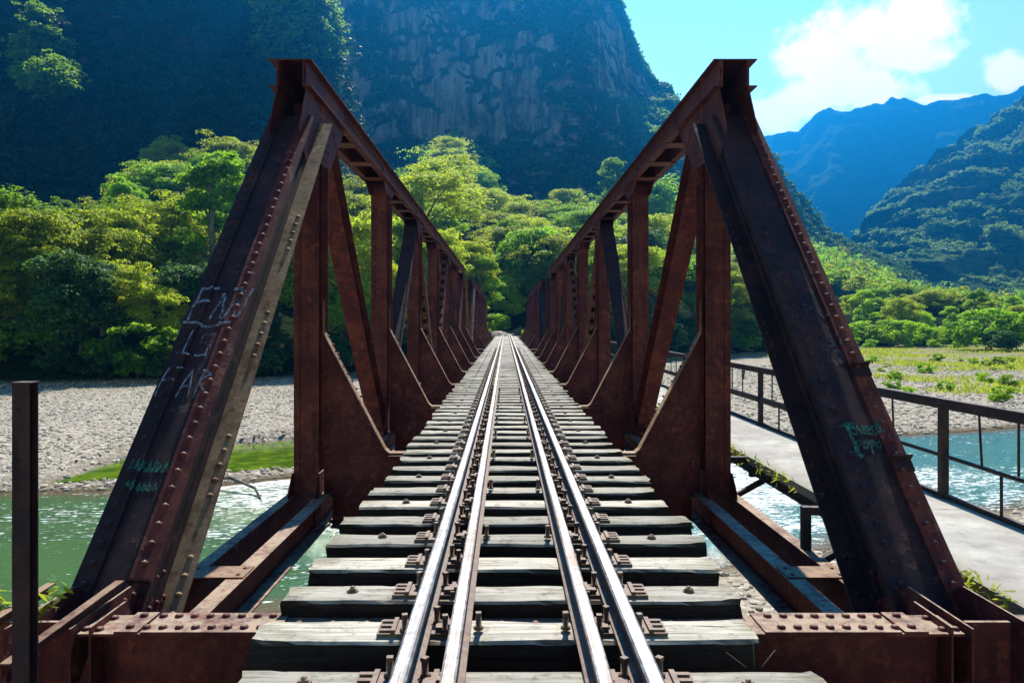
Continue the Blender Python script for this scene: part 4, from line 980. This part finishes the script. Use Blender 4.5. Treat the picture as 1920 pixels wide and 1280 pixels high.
# front row on the left bank: (px, distance, kind, variant, top py)
OVR = {}
def tree_to(px, d, kind, v, top, label, group):
    x = at(px, d); z = float(ground(np.array([x]), np.array([float(d)]))[0][0]); H = CZ + (606 - top) / 1400 * d - z
    h0 = {('umbrella_tree', 0): 17, ('umbrella_tree', 1): 14, ('umbrella_tree', 2): 15, ('broadleaf_tree', 0): 14, ('broadleaf_tree', 1): 12, ('broadleaf_tree', 2): 16, ('broadleaf_tree', 3): 13, ('tall_tree', 0): 20, ('tall_tree', 1): 17, ('shrub', 0): 4.5, ('shrub', 1): 4.0, ('shrub', 2): 3.4}[(kind, v)]
    return plant(kind, v, x, d, H / h0, label, group, z=z)
FRONT = [
 (-90, 70, 'umbrella_tree', 0, 395, 'big yellow-green tree cut by the left edge of the picture'),
 (60, 72, 'umbrella_tree', 0, 388, 'largest yellow-green spreading tree on the left bank, behind the steel column'),
 (150, 66, 'broadleaf_tree', 3, 470, 'dark green tree just right of the largest spreading tree on the left bank'),
 (-10, 66, 'broadleaf_tree', 2, 470, 'leafy tree low at the left edge above the gravel'),
 (215, 70, 'umbrella_tree', 1, 490, 'pale flat-topped tree left of the chalk writing'),
 (110, 65, 'broadleaf_tree', 0, 540, 'dark leafy tree overhanging the left gravel beach'),
 (290, 70, 'broadleaf_tree', 2, 525, 'bright green tree touching the left end post at chalk-writing height'),
 (350, 74, 'broadleaf_tree', 3, 490, 'dark tree hidden partly by the left end post'),
 (440, 72, 'broadleaf_tree', 3, 520, 'dark tree showing between the left end post and first vertical'),
 (520, 76, 'broadleaf_tree', 2, 430, 'bright tree seen just left of the first left vertical'),
 (490, 70, 'broadleaf_tree', 3, 560, 'dark tree on the bank right below the bright one'),
 (575, 74, 'tall_tree', 0, 440, 'tall tree behind the first left vertical'),
 (640, 80, 'broadleaf_tree', 2, 395, 'sunlit tree behind the first left diagonal'),
 (660, 76, 'broadleaf_tree', 0, 520, 'lower tree between the left diagonal and second vertical'),
 (740, 88, 'tall_tree', 1, 400, 'slender yellow-green tree behind the second left vertical'),
 (800, 92, 'broadleaf_tree', 2, 420, 'leafy tree seen through the middle of the left truss'),
 (700, 84, 'broadleaf_tree', 1, 560, 'low tree on the bank seen through the left truss'),
 (870, 100, 'broadleaf_tree', 2, 445, 'bright tree left of the track where it leaves the bridge'),
 (905, 97, 'tall_tree', 1, 470, 'tree with a dark trunk beside the far bridge portal'),
 (1000, 116, 'broadleaf_tree', 0, 420, 'tree right behind the vanishing point of the track'),
 (952, 128, 'tall_tree', 0, 400, 'tall tree straight ahead beyond the end of the track'),
 (948, 111, 'broadleaf_tree', 1, 520, 'bright low tree closing the end of the track'),
 (930, 103, 'shrub', 0, 585, 'small bright bush left of where the rails leave the bridge'),
 (938, 108, 'shrub', 0, 570, 'bright bush behind the small one at the end of the rails'),
 (1050, 112, 'broadleaf_tree', 2, 430, 'leafy tree behind the far end of the right truss'),
 (1100, 106, 'broadleaf_tree', 1, 470, 'tree seen through the middle of the right truss'),
 (1180, 112, 'broadleaf_tree', 2, 450, 'tree just left of the second right vertical'),
 (1235, 118, 'umbrella_tree', 2, 470, 'spreading tree between the second right vertical and the diagonal'),
 (1300, 120, 'broadleaf_tree', 0, 480, 'tree behind the first right vertical'),
 (1350, 122, 'broadleaf_tree', 2, 500, 'tree behind the walkway handrail next to the first right vertical'),
 (1400, 124, 'broadleaf_tree', 3, 545, 'dark tree above the handrail on the right bank'),
 (1440, 128, 'broadleaf_tree', 1, 560, 'bright small tree just left of the right end post'),
 (1395, 130, 'broadleaf_tree', 2, 520, 'pale green tree over the right bank'),
 (1490, 136, 'broadleaf_tree', 0, 560, 'tree hidden behind the middle of the right end post')]
for px, d, kd, v, top, lab in FRONT: tree_to(px, d, kd, v, top, lab, G_BANK)
for px, d, kd, v, top, lab in [(438, 168, 'umbrella_tree', 1, 262, 'highest pale tree on the slope just left of the left end post'), (405, 160, 'broadleaf_tree', 0, 292, 'tree under the highest pale one, left of the left end post'),
    (330, 150, 'umbrella_tree', 2, 306, 'broad sunlit tree standing against the dark slope left of the end post'), (282, 152, 'broadleaf_tree', 2, 312, 'rounded tree joined to the broad sunlit one on the dark slope'), (245, 145, 'tall_tree', 0, 352, 'thin tree at the left end of the upper hillside group'),
    (368, 148, 'umbrella_tree', 0, 345, 'flat tree below the upper hillside group, beside the end post'), (650, 160, 'umbrella_tree', 1, 335, 'pale tree seen over the first left diagonal'), (1148, 250, 'tall_tree', 0, 288, 'tall tree standing out above the right top chord'),
    (1205, 235, 'broadleaf_tree', 0, 335, 'hillside tree right of the tall one above the right chord'), (1062, 250, 'broadleaf_tree', 2, 350, 'hillside tree above the far end of the right chord'), (845, 262, 'umbrella_tree', 0, 256, 'topmost spreading tree above the middle of the left chord'), (905, 250, 'broadleaf_tree', 1, 320, 'rounded tree below the topmost one above the left chord')]:
    tree_to(px, d, kd, v, top, lab, G_HILL)
# understory along the bank edge
tens = ['', 'twenty-', 'thirty-']
def numword(n):
    u = ['', 'one', 'two', 'three', 'four', 'five', 'six', 'seven', 'eight', 'nine', 'ten', 'eleven', 'twelve', 'thirteen', 'fourteen', 'fifteen', 'sixteen', 'seventeen', 'eighteen', 'nineteen']
    return u[n] if n < 20 else (tens[n // 10 - 1] + u[n % 10]).rstrip('-')
def bankn(i, left): return numword(max(1, 32 - i) if left else max(1, i - 34))
for i in range(70):
    x = -70 + i * 2.1 + rng.uniform(-1, 1)
    if -4 < x < 4 or x > 62: continue
    y = float(bank(x)) + rng.uniform(-.5, 4); left = x < 0
    plant('shrub', rng.choice([1, 2, 2]), x, y, rng.uniform(.7, 1.35), 'shaded dark bush at the foot of the %s bank, number %s outward from the bridge' % (('left', bankn(i, True)) if left else ('right', bankn(i, False))), 'shaded bushes along the %s bank' % ('left' if left else 'right'))
# bushes on the right
for q, (px, d, top, v) in enumerate([(1585, 158, 606, 0), (1612, 160, 600, 0), (1640, 156, 606, 0), (1668, 160, 596, 0), (1694, 157, 598, 0), (1720, 162, 604, 0), (1745, 160, 612, 0), (1768, 164, 610, 0), (1795, 162, 620, 1), (1600, 152, 630, 0), (1632, 151, 634, 0), (1705, 153, 634, 0), (1750, 155, 634, 0)]):
    tree_to(px, d, 'shrub', v, top, ('bright yellow-green bush in the row right of the right end post, number %s from it' if q < 9 else 'low yellow-green bush fringing the gravel in front of the bush row, number %s') % numword(q + 1 if q < 9 else q - 8), G_RB)
for px, d, top, k_, v, lab in [(1848, 138, 578, 'shrub', 1, 'large olive green bush near the right edge of the picture'), (1910, 136, 584, 'shrub', 1, 'olive bush cut by the right edge of the picture'), (1880, 132, 618, 'shrub', 2, 'darker low bush in front of the big olive ones'),
     (1740, 215, 545, 'broadleaf_tree', 3, 'round dark tree above the row of bright bushes'), (1790, 230, 552, 'broadleaf_tree', 3, 'dark tree right of the round one'), (1660, 205, 560, 'broadleaf_tree', 0, 'green tree behind the first bright bushes'), (1600, 200, 548, 'broadleaf_tree', 2, 'green tree showing past the right end post')]:
    tree_to(px, d, k_, v, top, lab, G_RB if k_ == 'shrub' else G_HILL)
# hillside individuals
cand = []
for i in range(6000):
    px = rng.uniform(-120, 2060); d = 75 + 170 * rng.random() ** .8; x = at(px, d)
    dd = d - float(bank(x))
    if dd < 9 or (abs(x) < 8 and d < 112): continue
    if d > 89 and d < 150 and abs(x - (62 - math.sqrt(max(62 ** 2 - min(d - 89, 60) ** 2, 0)))) < 7: continue
    if all((x - a) ** 2 + (d - b) ** 2 > 80 for a, b in cand): cand.append((x, d))
    if len(cand) >= 190: break
hill = []
for x, d in cand:
    th = x / d
    pxs = 948 + th * 1400
    side = next(n_ for e_, n_ in ((0, 'outside the left edge of the picture'), (100, 'above the left steel column'), (220, 'left of the chalk writing'), (400, 'behind the left end post'), (540, 'left of the first left vertical'), (640, 'behind the first left diagonal'), (760, 'behind the second left vertical'), (870, 'behind the left top chord'), (1030, 'above the end of the track'), (1130, 'behind the right top chord'), (1220, 'behind the second right vertical'), (1330, 'behind the first right diagonal'), (1420, 'right of the first right vertical'), (1560, 'behind the right end post'), (1700, 'just right of the right end post'), (1830, 'toward the right edge of the picture'), (9999, 'at the right edge of the picture')) if pxs < e_)
    row = next(n_ for e_, n_ in ((95, 'front'), (120, 'second'), (150, 'third'), (190, 'fourth'), (999, 'rearmost')) if d < e_)
    k_ = rng.choice(['umbrella_tree', 'umbrella_tree', 'broadleaf_tree', 'broadleaf_tree', 'broadleaf_tree', 'tall_tree'])
    v = rng.randrange(len(KIND[k_])); s_ = rng.uniform(.75, 1.1) * (1.0 if th < .25 else .72)
    desc = {'umbrella_tree': 'flat-topped spreading tree', 'broadleaf_tree': 'rounded leafy tree', 'tall_tree': 'tall narrow tree'}[k_]
    last = plant(k_, v, x, d, s_, '%s in %s hillside row, %s' % (desc, row, side), G_HILL); hill.append((pxs, last))
bylab = {}
for p_, o in sorted(hill, key=lambda q: q[0]): bylab.setdefault(o['label'], []).append(o)
for lb, os_ in bylab.items():
    if len(os_) > 1:
        for i, o in enumerate(os_): o['label'] = ordn[min(i, 19)] + ' ' + lb
# far wood: one mass
def wood_mass(name, pts, rad, nl, leaf, m_, label, seed, flat=.6):
    r = np.random.RandomState(seed); n = len(pts); np_ = 9
    c = pts[:, None] + r.normal(0, 1, (n, np_, 3)) * rad[:, None, None] * np.array([.5, .5, .3]); c = c.reshape(-1, 3)
    rr = np.repeat(rad, np_) * r.uniform(.3, .55, n * np_)
    V, ti = leaves(c, np.stack([rr, rr, rr * flat], -1), nl, leaf, r)
    o = put(name, quads_mesh(name, V, m_, ti)); setp(o, label, 'forest', kind='stuff')
r = np.random.RandomState(3)
n = 1700; px = r.uniform(-150, 2300, n); d = 235 + 190 * r.rand(n) ** .9; x = CX + (px - 948) / 1400 * d
z, _, dd, _ = ground(x, d); ok = dd > 12; pts = np.stack([x, d, z + r.uniform(5, 10, n)], -1)[ok]
far_small = pts[:, 0] / pts[:, 1] > .3; rad_ = np.where(far_small, 4.2, 6.0) * r.uniform(.7, 1.2, len(pts))
half = r.rand(len(pts)) < .5
wood_mass('far_forest', pts[half], rad_[half], 26, .55, M_LEAF, 'forest canopy climbing the lower hillside, too far to count', 1)
wood_mass('far_forest', pts[~half], rad_[~half], 26, .55, M_LEAF_Y, 'lighter forest canopy mixed into the lower hillside', 2)
n = 2600; px = r.uniform(1300, 2500, n); d = 420 + 320 * r.rand(n); x = CX + (px - 948) / 1400 * d; z, _, dd, _ = ground(x, d)
wood_mass('far_forest', np.stack([x, d, z + 4], -1), 7 * r.uniform(.7, 1.2, n), 14, .9, M_LEAF, 'distant valley forest at the foot of the right mountains', 5)
# trees clinging to the cliff and slopes
def on_sheet(S, n, seed, lo=0.0, hi=1.0, pxr=None, pyr=None):
    P, nt = S; r = np.random.RandomState(seed); h, w_ = nt, P.shape[1]
    i = (lo + (hi - lo) * r.rand(n)) * (h - 2); j = r.rand(n) * (w_ - 2); i0 = i.astype(int); j0 = j.astype(int)
    p = P[i0, j0] + (P[i0 + 1, j0] - P[i0, j0]) * (i - i0)[:, None] + (P[i0, j0 + 1] - P[i0, j0]) * (j - j0)[:, None]
    pxv = 948 + p[:, 0] / p[:, 1] * 1400; pyv = 606 - (p[:, 2] - CZ) / p[:, 1] * 1400
    ok = (p[:, 1] > 50)
    if pxr: ok &= (pxv > pxr[0]) & (pxv < pxr[1]) & (pyv > pyr[0]) & (pyv < pyr[1])
    return p[ok]
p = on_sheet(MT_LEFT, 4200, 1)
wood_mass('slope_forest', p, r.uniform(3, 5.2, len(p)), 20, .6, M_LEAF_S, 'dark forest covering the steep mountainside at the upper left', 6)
sp = on_sheet(MT_LEFT, 90000, 4, pxr=(10, 190), pyr=(0, 330)); pq = 948 + sp[:, 0] / sp[:, 1] * 1400; pw = 606 - (sp[:, 2] - CZ) / sp[:, 1] * 1400
nn = fbm(sp * .06, 3); keep = (np.exp(-((pq - 85) / 45) ** 2 - ((pw - 130) / 90) ** 2) + nn * 1.1) > .62
p = np.vstack([on_sheet(MT_LEFT, 22000, 2, pxr=(490, 640), pyr=(-40, 105)), sp[keep][:520] + np.array([0, -2.5, 1.5])])
wood_mass('sunlit_spur_forest', p, r.uniform(2.2, 4, len(p)), 22, .5, M_LEAF, 'sunlit trees on the spur above the left truss', 7)
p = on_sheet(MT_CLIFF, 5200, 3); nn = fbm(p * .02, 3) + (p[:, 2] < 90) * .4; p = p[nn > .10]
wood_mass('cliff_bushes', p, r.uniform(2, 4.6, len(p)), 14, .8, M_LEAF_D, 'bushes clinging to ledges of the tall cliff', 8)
p = np.vstack([on_sheet(MT_CLIFF, 30000, 6, pxr=(1165, 1270), pyr=(190, 262)), on_sheet(MT_CLIFF, 9000, 9, .94, 1.0)])
wood_mass('crest_forest', p, np.full(len(p), 3.0), 12, .8, M_LEAF, 'sunlit bushes on the right shoulder of the cliff', 9)
p = on_sheet(MT_MID, 16000, 11, pxr=(1500, 2100), pyr=(100, 600)); nn = fbm(p * .012, 3); p = p[nn > -.02]
wood_mass('mountain_forest', p, r.uniform(3.5, 7, len(p)), 9, 1.5, M_LEAF_M, 'forest covering the steep right hand mountainside', 12)
p = on_sheet(MT_RID, 2600, 5)
wood_mass('ridge_forest', p, np.full(len(p), 4.2), 12, .9, M_LEAF_D, 'dark trees along the spur behind the right truss', 10)
# grass on the right bar
r = np.random.RandomState(8); n = 26000; x = r.uniform(34, 130, n); y = r.uniform(58, 150, n)
z, s, d, _ = ground(x, y); m1 = fbm(np.stack([x * .06, y * .16, 0 * x], -1), 4) * 1.5 + .34 * np.exp(-((y - 90) / 6) ** 2) * (x > 46) * 1.6 + .1 * np.clip((x - 45) / 20, -1, 1)
ok = (d < 4) & (s > 2) & (m1 > .20); x, y, z = x[ok], y[ok], z[ok]; n = len(x)
cen = np.stack([x, y, z], -1); V = []
for k in range(5):
    o_ = cen + np.stack([r.normal(0, .25, n), r.normal(0, .25, n), 0 * x], -1); a = r.rand(n) * 6.28; w2 = np.stack([np.cos(a), np.sin(a), 0 * a], -1) * .06; tip = np.stack([r.normal(0, .12, n), r.normal(0, .12, n), r.uniform(.1, .38, n)], -1)
    V.append(np.stack([o_ - w2, o_ + w2, o_ + tip + w2 * .4, o_ + tip - w2 * .4], 1))
V = np.concatenate(V).reshape(-1, 3); o = put('grass', quads_mesh('grass', V, M_GRASS, r.rand(len(V) // 4))); setp(o, 'yellow-green grass tufts growing on the right gravel bar', 'grass', kind='stuff')
# small tufts and bushes scattered on the right gravel bar
for q in range(26):
    y = 54 + q * 2.0 + r.rand() * 1.5; px_ = r.uniform(1630, 2000); x = at(px_, y)
    plant('shrub', int(r.choice([0, 1])), x, y, r.uniform(.12, .32), 'small low bush on the right gravel bar, number %s counting away from the viewer' % numword(q + 1), 'small bushes dotted over the right gravel bar')
# track side weeds beyond the far portal
x = np.concatenate([r.uniform(-4.5, -2.2, 900), r.uniform(2.2, 6, 700)]); y = r.uniform(89.5, 99, len(x)); z = ground(x, y)[0]; n = len(x)
V = []
for k in range(5):
    o_ = np.stack([x, y, z], -1) + r.normal(0, .1, (n, 3)) * [1, 1, 0]; a = r.rand(n) * 6.28; w2 = np.stack([np.cos(a), np.sin(a), 0 * a], -1) * .05; tip = np.stack([r.normal(0, .15, n), r.normal(0, .15, n), r.uniform(.2, .9, n)], -1)
    V.append(np.stack([o_ - w2, o_ + w2, o_ + tip + w2 * .4, o_ + tip - w2 * .4], 1))
V = np.concatenate(V).reshape(-1, 3); o = put('weeds', quads_mesh('weeds', V, M_LEAF_F, r.rand(len(V) // 4))); setp(o, 'bright weeds beside the track just past the far portal', 'weeds', kind='stuff')
# little plant by the left abutment
def sprig(name, x, y, z, H, label, seed, n=7):
    r = np.random.RandomState(seed); o = thing(name, (x, y, z), label, 'plant'); b = MB(); V = []; tn = []
    for i in range(n):
        a = r.rand() * 6.28; e = np.array([math.cos(a) * H * .5, math.sin(a) * H * .35, H * r.uniform(.7, 1.1)]); b.tube([(0, 0, 0), e * [.35, .35, .6], e], [.006, .004, .002], 4)
        c = np.array([e * q * [q, q, 1] for q in np.linspace(.3, 1, 7)]); v, ti = leaves(c, np.full((7, 3), .05), 3, .035, r, asp=.3, shell=.2); V.append(v); tn.append(ti)
    b.build('stem', M_BARK, o); put('foliage', quads_mesh('foliage', np.vstack(V), M_LEAF_Y, np.concatenate(tn)), o)
sprig('weed', -2.72, 4.1, -.42, .55, 'small thorny weed sprouting beside the foot of the left end post', 3)
b = MB()
for a in (-.12, 0, .1): b.tube([(1.02 + a * .3, 3.30, -.02), (1.02 + a, 3.32, .10 - abs(a) * .5)], [.0025, .0015], 4)
o = b.build('grass_sprig', M_BARK); setp(o, 'thin dry twig sticking up behind the frayed sleeper', 'twig')

# ================================================================== AIR
b = MB(); b.box(-3600, 3600, -900, 3500, -8, 800)
m, t = mat('valley_haze')
pv = t.n('ShaderNodeVolumePrincipled', {'Color': tuple(HAZE['color']) + (1,), 'Density': HAZE['density'], 'Anisotropy': HAZE['aniso']})
t.nt.links.new(pv.outputs[0], t.out.inputs['Volume'])
o = b.build('haze', m); setp(o, kind='stuff'); o['label'] = 'thin blue air filling the whole valley'; o.display_type = 'WIRE'
